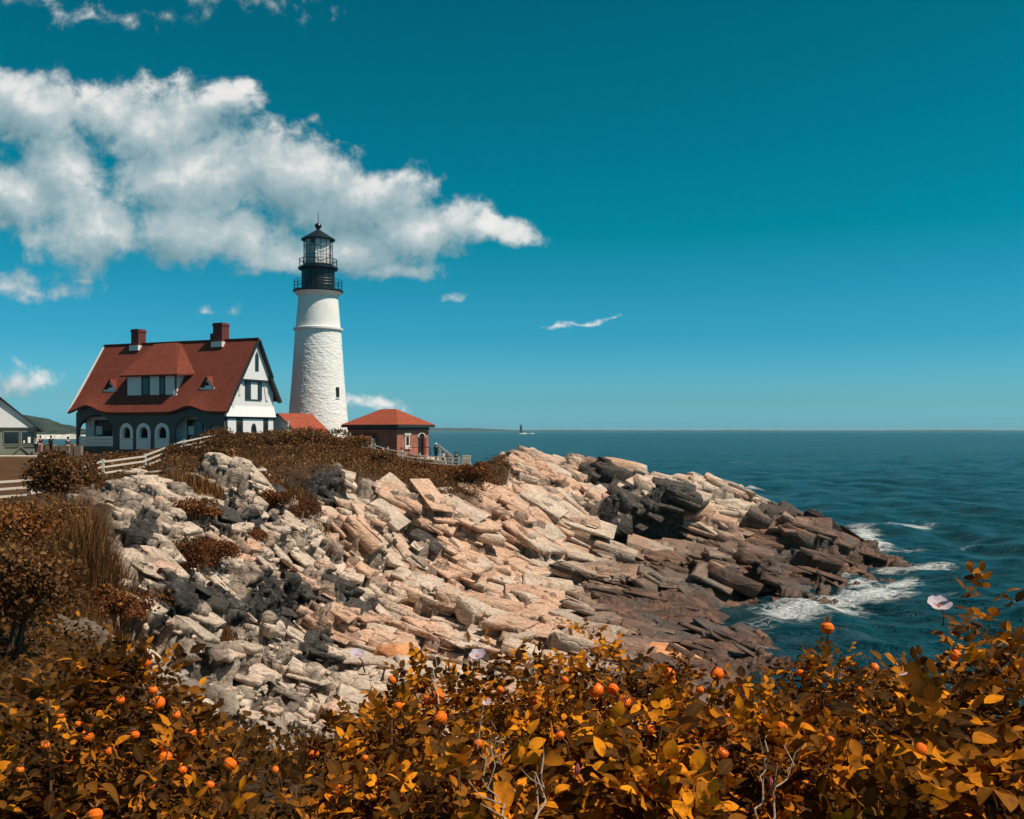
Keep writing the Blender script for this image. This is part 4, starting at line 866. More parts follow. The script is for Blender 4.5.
# ---------------------------------------------------------------- fences
def fence(label, pts, h=1.15, sink=.5):
    T = empty('rail_fence', pts[0]); tag(T, label, 'fence'); o = Vector(pts[0]); p = [Vector(q)-o for q in pts]
    for q in p: MB().box(q.x-.07, q.x+.07, q.y-.07, q.y+.07, q.z-sink, q.z+h).build('post', M['fence_white'], T)
    r_ = random.Random(len(pts))
    for a, b in zip(p, p[1:]):
        d = (b-a); n = Vector((d.y, -d.x, 0)).normalized()*.09; n = n if n.y < 0 else -n
        for z in (.32, .66, 1.0): MB().bar(a+n+Vector((0, 0, z+r_.uniform(-.02, .02))), b+n+Vector((0, 0, z+r_.uniform(-.02, .02))), .04, .105).build('rail', M['fence_white'], T)
def gp(px, Y, dz=0.): x = (px-512)/F*Y; return (x, Y, gz(x, Y)+dz)
fence('white three rail fence climbing the slope towards the red roofed house', [P(-70, 512, 38), P(-20, 506, 41), P(30, 501, 45), P(66, 493, 51), P(103, 478, 58), P(145, 471.5, 61), P(184, 455, 71), P(214, 447.5, 79), P(236, 445, 87)])
fence('white three rail fence running down past the brick building to the cliff edge', [P(350, 445, 97), P(362, 450, 97), P(375, 455, 97), P(388, 459, 97), P(402, 462, 97), P(420, 465, 97), P(440, 467, 97), P(459, 468.5, 97)], 1.25, 1.2)
q = P(438, 446, 101); tag(MB().bar(P(438.5, 445, 101), P(453, 456.5, 101), .16).bar(P(453, 456.5, 101), P(453, 466, 101), .12).bar(P(440, 446, 101), P(440, 466, 101), .12).build('handrail', M['fence_white']), 'white sloping handrail among the visitors beyond the brick building', 'handrail')
q = P(466, 463, 99.5); pl = MB().box(q.x-.5, q.x+.45, q.y-.5, q.y+.5, q.z-1.6, q.z+.45).box(q.x-.35, q.x+.5, q.y-.4, q.y+.4, q.z+.45, q.z+.80).prism([(q.x+.45, q.y-.45, q.z-1.6), (q.x+1.1, q.y-.45, q.z-1.6), (q.x+.45, q.y-.45, q.z+.1)], (0, .9, 0))
tag(pl.build('stone_pillar', M['stone_light']), 'pale stone end pillar of the right hand fence at the cliff edge', 'pillar')

# ---------------------------------------------------------------- boulders
def boulder(label, px, py, Y, rx, ry, rz_, m, seed, rot=0):
    bm = bmesh.new(); bmesh.ops.create_icosphere(bm, subdivisions=5, radius=1.); V = np.array([v.co[:] for v in bm.verts]); Fc = np.array([[v.index for v in f.verts] for f in bm.faces]); bm.free()
    r_ = np.random.default_rng(seed); pn = rnd_unit(22, r_); pd = r_.uniform(.62, .95, 22); dt = V@pn.T; lim = np.where(dt > .05, pd/np.maximum(dt, .05), 9).min(1); V = V*np.minimum(lim, 1.25)[:, None]
    V = V*(1+.05*fbm(V*2.2+seed, 4, seed)[:, None]+.02*fbm(V*9+seed, 3, seed)[:, None])
    V = V*np.array([rx, ry, rz_]); c, s_ = math.cos(rot), math.sin(rot); V = V@np.array([[c, 0, -s_], [0, 1, 0], [s_, 0, c]])
    o = link('boulder', np_mesh('boulder', V, [Fc]), m); o.location = P(px, py, Y); tag(o, label, 'boulder'); return o
def boulder_mat(name, c0, c1, c2):
    m, g, b = mat(name); o = g.new('ShaderNodeTexCoord').outputs['Object']; n = g.noise(g.vm('MULTIPLY', o, (.7, .8, 2.2)), 1.8, 8, .68, .5)
    g.put(b.inputs['Base Color'], g.ramp(n, [(.28, c0), (.48, c1), (.7, c2)])); b.inputs['Roughness'].default_value = .9; b.inputs['Specular IOR Level'].default_value = .2
    g.put(b.inputs['Normal'], g.bump(g.m('ADD', g.m('MULTIPLY', n, .6), g.noise(o, 4, 8, .7)), .8, .12)); return m
M['orange_rock'] = boulder_mat('orange_rock', (.30, .12, .05), (.66, .28, .12), (.74, .40, .20)); M['pale_rock'] = boulder_mat('pale_rock', (.2, .17, .14), (.62, .48, .37), (.74, .60, .48)); M['dark_rock'] = boulder_mat('dark_rock', (.012, .01, .009), (.04, .03, .025), (.11, .07, .05))
boulder('smooth orange boulder resting on the brown ledge just above the rose bushes', 668, 659, 45, 2.0, 1.5, .95, M['orange_rock'], 3, .12)
boulder('pinkish angular boulder at the foot of the pale cliff behind the bushes', 395, 660, 37, 1.1, .9, .8, M['orange_rock'], 6, -.3)
boulder('dark jutting block on the skyline of the rocky point', 823, 524, 90, 2.2, 1.6, .85, M['dark_rock'], 12, .25)
boulder('pale block lying on the skyline near the start of the rocky point', 716, 484, 99, 1.6, 1.1, .55, M['pale_rock'], 15, .25)

# ---------------------------------------------------------------- people (each body one skin-grown figure, clothes and hair on top)
def skin_mesh(verts, edges, rad, sub=1):
    me = bpy.data.meshes.new('figure'); me.from_pydata(verts, edges, []); o = bpy.data.objects.new('figure', me); COL.objects.link(o)
    md = o.modifiers.new('s', 'SKIN'); md.use_smooth_shade = True; md.branch_smoothing = .4
    sv = me.skin_vertices[0].data
    for d, r in zip(sv, rad): d.radius = (r, r*.9) if not isinstance(r, tuple) else r
    sv[0].use_root = True
    o.modifiers.new('u', 'SUBSURF').levels = sub
    dg = bpy.context.evaluated_depsgraph_get(); out = bpy.data.meshes.new_from_object(o.evaluated_get(dg)); bpy.data.objects.remove(o); bpy.data.meshes.remove(me)
    out.polygons.foreach_set('use_smooth', np.ones(len(out.polygons), bool)); return out
def person(label, loc, rz, top, legs, group, h=1.7, hair='hair', hat=None, armx=(.12, .1), step=.1, arm_up=False):
    k = h/1.7; T = empty('person', loc, rz); tag(T, label, 'person', group)
    a = armx; ue = [(.24, .02, 1.18), (.23, -.10, .95)] if not arm_up else [(.25, -.10, 1.22), (.12, -.30, 1.35)]
    J = dict(pelvis=(0, 0, .95), waist=(0, 0, 1.08), chest=(0, .01, 1.30), neck=(0, .01, 1.47), head=(0, -.01, 1.58), crown=(0, 0, 1.66))
    for s, n in ((-1, 'l'), (1, 'r')):
        J['sh'+n] = (s*.18, .01, 1.40); J['el'+n] = (s*ue[0][0], ue[0][1], ue[0][2]) if s > 0 or not arm_up else (s*.24, .02, 1.16); J['wr'+n] = (s*ue[1][0], ue[1][1], ue[1][2]) if s > 0 or not arm_up else (s*.23, -.06, .93)
        w = Vector(J['wr'+n]); e = Vector(J['el'+n]); J['ha'+n] = tuple(w+(w-e).normalized()*.10)
        J['hi'+n] = (s*.09, 0, .90); J['kn'+n] = (s*.10, -s*step*.5-.01, .49); J['an'+n] = (s*.10, -s*step, .08); J['to'+n] = (s*.12, -s*step-.15, .035)
    Rd = dict(pelvis=(.15, .11), waist=(.135, .10), chest=(.165, .115), neck=.055, head=(.078, .095), crown=(.06, .07), shl=.062, shr=.062, ell=.045, elr=.045, wrl=.033, wrr=.033, hal=.036, har=.036, hil=.088, hir=.088, knl=.06, knr=.06, anl=.043, anr=.043, tol=.036, tor=.036)
    E_ = [('pelvis', 'waist'), ('waist', 'chest'), ('chest', 'neck'), ('neck', 'head'), ('head', 'crown')]
    for n in 'lr': E_ += [('chest', 'sh'+n), ('sh'+n, 'el'+n), ('el'+n, 'wr'+n), ('wr'+n, 'ha'+n), ('pelvis', 'hi'+n), ('hi'+n, 'kn'+n), ('kn'+n, 'an'+n), ('an'+n, 'to'+n)]
    def mk(keys, gain, name, m, cut=None):
        ks = list(keys); J2 = dict(J); J2.update(cut or {}); ed = [(ks.index(p), ks.index(q)) for p, q in E_ if p in ks and q in ks]
        me = skin_mesh([tuple(c*k for c in J2[j]) for j in ks], ed, [tuple(r*gain*k for r in Rd[j]) if isinstance(Rd[j], tuple) else Rd[j]*gain*k for j in ks]); return link(name, me, m, T)
    mk(J.keys(), 1., 'body', M['skin'])
    mk(['waist', 'chest', 'pelvis', 'shl', 'shr', 'ell', 'elr'], 1.22, 'shirt', M[top]); mk(['pelvis', 'hil', 'hir', 'knl', 'knr', 'anl', 'anr'], 1.22, 'trousers', M[legs])
    hr = MB().lathe([(.105*k, 1.55*k), (.108*k, 1.62*k), (.095*k, 1.70*k), (.06*k, 1.745*k), (0, 1.755*k)], 14, (0, .018*k, 0)); hr.build('hair', M[hair], T, True)
    if hat: MB().lathe([(.20*k, 1.64*k), (.20*k, 1.655*k), (.118*k, 1.66*k), (.115*k, 1.74*k), (.07*k, 1.785*k), (0, 1.79*k)], 16, (0, .01*k, 0)).build('hat', M[hat], T, True)
    MB().lathe([(.012*k, 0), (.016*k, -.02*k), (0, -.03*k)], 6, (0, -.115*k, 1.585*k)).build('nose', M['skin'], T)
GA, GB = 'visitors beyond the brick building', 'visitors between garage and house'
person('person in black with a broad white hat beyond the brick building', P(436, 460.5, 101), R(160), 'cloth_black', 'cloth_black', GA, 1.78, hat='cloth_white')
person('person in a white shirt and dark trousers next to the one in the white hat', P(443, 466, 101.5), R(200), 'cloth_white', 'cloth_black', GA, 1.6)
person('person in a red shirt by the cliff edge fence', P(447.5, 467, 102), R(150), 'cloth_red', 'cloth_khaki', GA, 1.55)
person('person in navy clothes nearest the pale stone pillar', P(456, 468, 101.5), R(190), 'cloth_black', 'cloth_navy', GA, 1.72)
person('short person in a light blue top behind the cliff edge fence', P(451.5, 469, 100.5), R(170), 'cloth_blue', 'cloth_khaki', GA, 1.2)
person('person dressed all in white by the shaded corner of the brick building', P(401.5, 464, 100.5), R(20), 'cloth_white', 'cloth_white', GA, 1.7, arm_up=True)
person('person in a pink top beside the shaded brick wall', P(383.5, 461, 100.5), R(240), 'cloth_pink', 'cloth_khaki', GA, 1.6)
person('person in a white shirt close to the garage corner', P(36, 454, 93), R(170), 'cloth_white', 'cloth_black', GB, 1.75, arm_up=True)
person('person in black right behind the white shirted one near the garage', P(40.5, 453, 95), R(190), 'cloth_black', 'cloth_pink', GB, 1.7)
person('person in black standing midway between garage and house', P(51, 452.5, 97), R(175), 'cloth_black', 'cloth_black', GB, 1.7)
person('person in a navy jacket at the porch corner of the house', P(68, 455, 95), R(215), 'cloth_navy', 'cloth_khaki', GB, 1.8)
q = P(57, 450, 99); wl = MB()
for k in range(7): a = k*.75; wl.box(q.x-2.6+a, q.x-1.9+a, q.y-.3+.05*(k % 2), q.y+.3, q.z-.6, q.z+.42+.12*((k*37) % 3))
tag(wl.build('stone_wall', M['field_stone'], None), 'low rough stone wall on the lawn between garage and house', 'wall')

# ---------------------------------------------------------------- leaves
def leaf_mat(name, stops, trans=.30, rough=.5, spec=.35):
    m, g, b = mat(name); t = g.attr('tint')[2]; rib = g.attr('rib')[2]; o = g.new('ShaderNodeNewGeometry').outputs['Position']
    c = g.ramp(t, stops); c = g.mix(g.rng(g.noise(o, 55, 4, .65), .48, .68, 0., .55), c, (.05, .022, .008))
    c = g.mix(g.rng(rib, .80, 1., 0., .16), c, (.42, .20, .04))
    g.put(b.inputs['Base Color'], c); b.inputs['Roughness'].default_value = rough; b.inputs['Specular IOR Level'].default_value = spec
    tr = g.new('ShaderNodeBsdfTranslucent'); g.put(tr.inputs[0], g.mix(.5, c, (.50, .15, .012))); mx = g.new('ShaderNodeMixShader'); mx.inputs[0].default_value = trans
    g.put(mx.inputs[1], b.outputs[0]); g.put(mx.inputs[2], tr.outputs[0]); g.put(g.n['Material Output'].inputs[0], mx.outputs[0]); return m
M['rose_leaf'] = leaf_mat('rose_leaf', [(0., (.022, .011, .004)), (.30, (.070, .034, .009)), (.55, (.20, .078, .012)), (.76, (.60, .195, .010)), (1., (.92, .32, .012))], .24, .75, .05)
M['scrub_leaf'] = leaf_mat('scrub_leaf', [(0., (.016, .009, .005)), (.40, (.085, .040, .015)), (.75, (.20, .092, .030)), (1., (.36, .19, .075))], .2, .7, .15)
M['russet_leaf'] = leaf_mat('russet_leaf', [(0., (.018, .008, .005)), (.45, (.10, .034, .012)), (.8, (.22, .08, .022)), (1., (.34, .15, .045))], .2, .7, .15)
_st = [(.14, .25), (.34, .41), (.58, .42), (.80, .27)]
LT = np.array([(0, 0, 0)]+[p for u, w in _st for p in ((u, w, .10*w/.42), (u, -w, .10*w/.42), (u, 0, 0))]+[(1., 0, 0)], np.float32); LN = len(LT)
LF3 = np.array([(0, 3, 1), (0, 2, 3), (10, 12, 13), (12, 11, 13)]); LF4 = np.array([q for i in range(3) for q in ((1+3*i, 3+3*i, 6+3*i, 4+3*i), (3+3*i, 2+3*i, 5+3*i, 6+3*i))]); LRIB = np.array([1]+[0, 0, 1]*4+[.6], np.float32)
class Leaves:
    def __init__(s): s.V = []; s.T = []; s.Rb = []
    def add(s, pos, axis, nrm, L, wid, tint, curl=.25):
        n = len(pos); axis = unit(axis); side = unit(np.cross(nrm, axis)); nn = np.cross(axis, side); L = np.broadcast_to(L, (n,)); wid = np.broadcast_to(wid, (n,)); curl = np.broadcast_to(curl, (n,))
        V = (pos[:, None]+axis[:, None]*(LT[None, :, 0, None]*L[:, None, None])+side[:, None]*(LT[None, :, 1, None]*(L*wid)[:, None, None])+nn[:, None]*((LT[None, :, 2]*wid[:, None]-curl[:, None]*LT[None, :, 0]**2)*L[:, None])[..., None])
        s.V.append(V.reshape(-1, 3)); s.T.append(np.repeat(np.clip(tint, 0, 1), LN)); s.Rb.append(np.tile(LRIB, n))
    def build(s, name, m, parent=None, origin=None):
        V = np.concatenate(s.V); n = len(V)//LN; b = (np.arange(n)*LN)[:, None, None]
        if origin is not None: V = V-np.array(origin)
        return link(name, np_mesh(name, V, [(b+LF3).reshape(-1, 3), (b+LF4).reshape(-1, 4)], {'tint': np.concatenate(s.T), 'rib': np.concatenate(s.Rb)}, True), m, parent)

# ---------------------------------------------------------------- shrubs and grasses on the cliff
def seen_at(px, py):
    """Distance at which the landform is met in the direction of a photo point."""
    Ys = np.exp(np.linspace(math.log(9), math.log(110), 700)); z = ground((px-512)/F*Ys, Ys); h = np.nonzero(z >= EYE-(py-430)/F*Ys)[0]
    return float(Ys[h[0]]) if len(h) else 60.
def shrub(label, px, py, Y, w, h, seed, leaf='scrub_leaf', n=2600, ls=.15, group='shrubs on the cliff top', tone=0., name='shrub'):
    """py is the photo row of the shrub's foot."""
    r = np.random.default_rng(seed); Y = Y or seen_at(px, py); x = (px-512)/F*Y; z0 = gz(x, Y)-.15; z1 = z0+.1 if Y < 60 else max(z0, P(px, py, Y).z); T = empty(name, (x, Y, z0)); tag(T, label, 'shrub', group)
    lobes = [(r.uniform(-.62, .62)*w, r.uniform(-.6, .6)*w, r.uniform(.25, .72)*h, r.uniform(.32, .55)) for _ in range(11)]+[(0, 0, .4*h, .62)]
    Lv = Leaves(); per = n//len(lobes)
    for lx, ly, lz, lr in lobes:
        d = rnd_unit(per, r); d[:, 2] = np.where(d[:, 2] < -.25, -d[:, 2], d[:, 2]); rad = (r.uniform(.45, 1.05, per))**.6
        p = np.stack([lx+d[:, 0]*w*lr*rad, ly+d[:, 1]*w*lr*rad, lz+d[:, 2]*h*lr*.75*rad], 1); p *= 1+.16*vnoise(p*2.2/w+seed, 3)[:, None]; p[:, 2] = np.abs(p[:, 2])+(z1-z0)
        nr = unit(d+r.normal(size=d.shape)*.7); ax = unit(np.cross(nr, rnd_unit(per, r))+d*.5)
        Lv.add(p, ax, nr, ls*r.uniform(.6, 1.3, per), .8, r.beta(2, 2.6, per)+tone+.25*vnoise(p*1.5+seed, 5))
    Lv.build('foliage', M[leaf], T)
    st = MB()
    for k in range(7):
        lx, ly, lz, lr = lobes[k]; st.tube([(lx*.15, ly*.15, -.3), (lx*.5, ly*.5, (z1-z0)+lz*.5), (lx, ly, (z1-z0)+lz)], [.05, .035, .015], 5)
    st.build('stem', M['bark'], T); return T
SH = [
 ('rusty brown shrub in the gully left of the hollow shrub on the cliff', 268, 512, 0, 1.2, 1.1, 'russet_leaf', 2200, .11, .1),
 ('dry brown shrub on the ledge above the left black rock band', 212, 565, 0, .9, .9, 'russet_leaf', 2200, .09, .12),
 ('brown shrub on the outcrop just right of the tall grass', 132, 540, 0, 1.0, .9, 'scrub_leaf', 2600, .09, .12),
 ('ragged shrub on the rock edge below the tawny shrub', 262, 488, 0, 1.5, 1.0, 'scrub_leaf', 2400, .12, .12),
 ('small rusty shrub under the crest left of the black rocks', 196, 520, 0, 1.1, .9, 'russet_leaf', 2200, .10, .15),
 ('brown shrub among the rocks straight below the broad fence end shrub', 222, 500, 50, 1.5, 1.5, 'scrub_leaf', 3000, .12, .05),
 ('thin brown shrub lying over the rocks left of the reddish shrub', 146, 560, 29, 1.1, .7, 'russet_leaf', 2600, .085, .1),
 ('low tawny shrub along the rock edge below the left fence posts', 160, 488, 47, 1.6, .7, 'scrub_leaf', 2200, .12, .15),
 ('round dark shrub in front of the rail fence, nearest the lawn', 62, 493, 43, 1.6, 2.5, 'scrub_leaf', 5200, .14, .04),
 ('broad shrub at the end of the fence below the right porch arch', 213, 468, 80, 2.8, 2.0, 'scrub_leaf', 3600, .17, -.05),
 ('tawny shrub below the oval window of the house', 252, 464, 84, 2.6, 1.6, 'scrub_leaf', 3000, .17, .06),
 ('mounded shrub in front of the grey gabled shed', 285, 462, 88, 2.7, 1.6, 'scrub_leaf', 3000, .17, .10),
 ('mounded shrub directly below the lighthouse base', 318, 466, 91, 3.0, 1.6, 'scrub_leaf', 3400, .17, .10),
 ('sprawling shrub on the bank right below the lighthouse door side', 350, 470, 93, 2.5, 1.3, 'scrub_leaf', 3000, .17, .12),
 ('dark shrub among the rocks left below the broad fence end shrub', 185, 474, 66, 2.0, 1.3, 'scrub_leaf', 2200, .15, -.1),
 ('low dark shrub spreading over rocks under the tawny shrub', 235, 482, 68, 2.8, 1.5, 'scrub_leaf', 2600, .15, -.1),
 ('thin brown shrub on the bank left of the fence descending past the tower', 373, 480, 90, 2.2, 1.0, 'scrub_leaf', 2400, .16, .12),
 ('rusty shrub under the fence below the brick building', 412, 482, 90, 2.4, .9, 'russet_leaf', 2400, .16, .15),
 ('orange brown shrub under the last fence panels by the pillar', 447, 487, 90, 2.0, 1.1, 'russet_leaf', 2600, .16, .25),
 ('drooping tawny shrub below the pale stone pillar at the cliff edge', 468, 500, 77, 1.7, 1.9, 'russet_leaf', 3000, .16, .2),
 ('dark low shrub in the hollow of the pale cliff', 290, 545, 49.5, 1.7, 1.3, 'russet_leaf', 3000, .12, -.05),
 ('reddish brown shrub against the big dark rock face on the left', 178, 605, 27, 1.0, 1.3, 'russet_leaf', 4000, .08, .06),
 ('small brown shrub between pale rocks left of centre', 246, 566, 40, 1.0, .8, 'russet_leaf', 1600, .09, .05),
 ('dark leafy shrub at left edge just below the white fence', 12, 540, 27, 1.3, .9, 'scrub_leaf', 3200, .095, .12),
 ('brown leafy shrub left of the tall dry grass', 40, 575, 21, 1.1, 1.2, 'scrub_leaf', 3600, .07, .08),
 ('orange tinged shrub at left edge halfway down the slope', 0, 610, 16, 1.1, 1.2, 'russet_leaf', 5500, .065, .28),
 ('deep brown shrub behind the left rose bush', 40, 660, 12.5, 1.0, 1.0, 'scrub_leaf', 6000, .05, .06),
 ('tangled brown shrub at left edge above the corner rose bush', -6, 700, 9, .8, 1.1, 'scrub_leaf', 6000, .05, .06),
 ('dry brown shrub right of the tall grass among small stones', 122, 640, 16, .6, .6, 'russet_leaf', 2600, .055, .12),
]
for i, (lab, px, py, Y, w, h, lf, n, ls, tn) in enumerate(SH): shrub(lab, px, py, Y, w, h, 100+i, lf, n, ls, tone=tn)
def blade_mat(name, stops):
    m, g, b = mat(name); g.put(b.inputs['Base Color'], g.ramp(g.attr('tint')[2], stops)); b.inputs['Roughness'].default_value = .8; b.inputs['Specular IOR Level'].default_value = .15; return m
M['dry_grass'] = blade_mat('dry_grass', [(0., (.05, .02, .008)), (.5, (.15, .062, .02)), (.8, (.26, .12, .035)), (1., (.42, .25, .12))])
def blades(pos, h, lean, w, r):
    n = len(pos); a = r.uniform(0, 6.28, n); d = np.stack([np.cos(a), np.sin(a), a*0], 1); t = r.uniform(.2, 1., n)*lean; s_ = np.stack([-np.sin(a), np.cos(a), a*0], 1)*(np.broadcast_to(w, (n,)))[:, None]
    h = np.broadcast_to(h, (n,))*r.uniform(.5, 1.1, n); up = np.array([0, 0, 1.])
    m1 = pos+up*(h*.55)[:, None]+d*(h*t*.25)[:, None]; m2 = pos+up*(h*.95)[:, None]+d*(h*t*.8)[:, None]
    V = np.stack([pos-s_, pos+s_, m1-s_*.7, m1+s_*.7, m2], 1).reshape(-1, 3); b = (np.arange(n)*5)[:, None, None]
    return V, [(b+np.array([[0, 1, 3, 2]])).reshape(-1, 4), (b+np.array([[2, 3, 4]])).reshape(-1, 3)], np.repeat(np.clip(r.beta(2, 2.4, n), 0, 1), 5)
GR = [('rust coloured grass fringe under the black rock face on the left', 160, 598, 0, .9, 1.0, 1700), ('rust coloured grass on the slope left of the reddish shrub', 140, 615, 0, .7, .9, 1400), ('tawny grass spilling over the rocks below the small rusty shrub', 186, 540, 0, 1.0, .8, 1300), ('brown grass tuft right of the hollow shrub on the cliff', 318, 535, 0, 1.1, .8, 1000), ('brown grass on the rock shelf right of the big left outcrop', 300, 500, 0, 1.4, .8, 1100), ('tawny grass at the top of the rocks under the fence end', 188, 484, 0, 1.6, .9, 1300),
 ('orange brown grass among the shrubs at the left edge', 20, 600, 0, .8, 1.1, 1700), ('rusty dry grass between the left edge shrubs', 58, 640, 14, .7, 1.0, 1600), ('dry grass on the bank just above the left rose bush', 105, 655, 13, .6, .8, 1400), ('dark dry grass left of the round shrub under the fence', 30, 545, 31, 1.2, .9, 1300), ('tall dry orange brown grass clump right of the left hand shrubs', 92, 612, 18.5, .8, 1.9, 2600), ('tall dry grass clump behind and left of the tallest one', 74, 585, 23, .8, 1.7, 2000), ('reddish dry grass in front of the big dark rock face', 205, 612, 26, .9, 1.2, 1800), ('wispy pale dry grass on the rocks below the fence', 125, 590, 25, 1.0, 1.2, 1500), ('short brown grass tuft on pale rocks in the middle of the cliff', 262, 578, 37, 1.0, .6, 700), ('dry grass tuft beside the dark low hollow shrub', 322, 552, 52, 1.0, .7, 700)]
for i, (lab, px, py, Y, w, h, n) in enumerate(GR):
    Y = Y or seen_at(px, py); r = np.random.default_rng(300+i); x0 = (px-512)/F*Y; z0 = gz(x0, Y); rad = np.sqrt(r.uniform(0, 1, n))*w; an = r.uniform(0, 6.28, n)
    ps = np.stack([np.cos(an)*rad, np.sin(an)*rad, -.15+ground(x0+np.cos(an)*rad, Y+np.sin(an)*rad)-z0], 1); V, fc, t = blades(ps, h*(1.1-.5*rad/w), .55, .006+.0003*Y, r)
    o = link('grass_clump', np_mesh('grass_clump', V, fc, {'tint': t}), M['dry_grass']); o.location = (x0, Y, z0); tag(o, lab, 'grass', 'dry grass clumps on the cliff')
def scrub():
    r = np.random.default_rng(77); soil = np.empty(len(TV), np.float32); tme.attributes['soil'].data.foreach_get('value', soil); lawn = np.empty(len(TV), np.float32); tme.attributes['lawn'].data.foreach_get('value', lawn)
    px, py = pxy(TV[:, 0], TV[:, 1], TV[:, 2]); ok = (soil > .55) & (lawn < .4) & (px > -60) & (px < 520) & (TV[:, 1] > 8) & (TV[:, 1] < 112)
    wgt = np.where(ok, (TV[:, 1])**1.1*np.where(px < 130, .55, 1), 0); idx = r.choice(len(TV), 15000, p=wgt/wgt.sum()); K = 9
    Yd = np.repeat(TV[idx, 1], K); sc = np.clip(Yd/75, .22, 1.25); p = np.repeat(TV[idx], K, 0)+r.normal(size=(len(idx)*K, 3))*np.array([.30, .30, .12])*sc[:, None]; p[:, 2] += np.abs(r.normal(size=len(p)))*.13*sc
    nr = unit(rnd_unit(len(p), r)+np.array([0, -.2, .8])); Lv = Leaves(); Lv.add(p, unit(np.cross(nr, rnd_unit(len(p), r))), nr, .16*sc*r.uniform(.6, 1.3, len(p)), .8, np.repeat(r.beta(2, 2.4, len(idx))+.45*fbm(TV[idx]/4, 3, 12), K)+.15*r.normal(size=len(p)))
    tag(Lv.build('low_scrub', M['scrub_leaf']), 'low brown scrub covering the cliff top banks and the left slope', 'scrub', kind='stuff')
    idx = r.choice(len(TV), 16000, p=wgt/wgt.sum()); sc = np.clip(TV[idx, 1]/75, .25, 1.2); V, fc, t = blades(TV[idx]-np.array([0, 0, .05]), .5*sc, .8, .012*sc, r)
    tag(link('dry_grass', np_mesh('dry_grass', V, fc, {'tint': t}), M['dry_grass']), 'thin dry grass growing through the scrub on the cliff top', 'grass', kind='stuff')
scrub()

# ---------------------------------------------------------------- rose bushes in the foreground
M['hip'] = paint('rose_hip_skin', (.86, .155, .006), .40, .25, 25, .1, 60, .22); M['sepal'] = paint('dry_sepal', (.22, .10, .03), .7, .2, 20); M['cane'] = paint('rose_cane', (.20, .085, .03), .6, .3, 20, .3, 60)
def petal_mat(name, c):
    m, g, b = mat(name); b.inputs['Base Color'].default_value = (*c, 1); b.inputs['Roughness'].default_value = .6; b.inputs['Specular IOR Level'].default_value = .2
    tr = g.new('ShaderNodeBsdfTranslucent'); tr.inputs[0].default_value = (*c, 1); mx = g.new('ShaderNodeMixShader'); mx.inputs[0].default_value = .35; g.put(mx.inputs[1], b.outputs[0]); g.put(mx.inputs[2], tr.outputs[0]); g.put(g.n['Material Output'].inputs[0], mx.outputs[0]); return m
M['petal'] = petal_mat('pale_petal', (.66, .56, .62)); M['petal_pink'] = petal_mat('pink_petal', (.62, .20, .20))
def hip_mesh():
    b = MB().lathe([(0, -.0138), (.006, -.0134), (.0125, -.009), (.0155, -.001), (.0140, .007), (.0085, .0125), (.004, .0135), (0, .0135)], 18); return b
HIP = None
def flower(parent, loc, up, m, rad, bud=False):
    r = np.random.default_rng(int(abs(loc[0])*1e4)); V, Fc = [], []; up = Vector(up).normalized(); t = up.orthogonal().normalized(); w = up.cross(t)
    for k in range(5 if not bud else 6):
        a = 2*math.pi*k/(5 if not bud else 6)+r.uniform(-.2, .2); e = t*math.cos(a)+w*math.sin(a); s_ = up.cross(e); n = len(V)
        for i in range(5):
            u = i/4; 
            for j in range(5):
                v = j/2-1; wd = rad*.72*math.sin(math.pi*(.12+.80*u)); rr_ = rad*u; z = rad*(.35*u*u+.10*math.sin(3*v+r.uniform(0, 2))*u+.12*v*v)
                if bud: rr_ = rad*.30*math.sin(math.pi*min(u+.05, .95)); z = rad*1.6*u; wd = rad*.28*math.sin(math.pi*(.2+.7*u))
                V.append(tuple(Vector(loc)+e*rr_+s_*(v*wd)+up*z))
        for i in range(4):
            for j in range(4): q = n+i*5+j; Fc.append((q, q+1, q+6, q+5))
    o = link('flower_bud' if bud else 'flower', np_mesh('flower', V, [Fc], None, True), m, parent)
    if not bud: MB().lathe([(rad*.16, 0), (rad*.2, rad*.08), (0, rad*.13)], 10, loc).build('stamens', M['hip'], o)
    return o
BN = 0
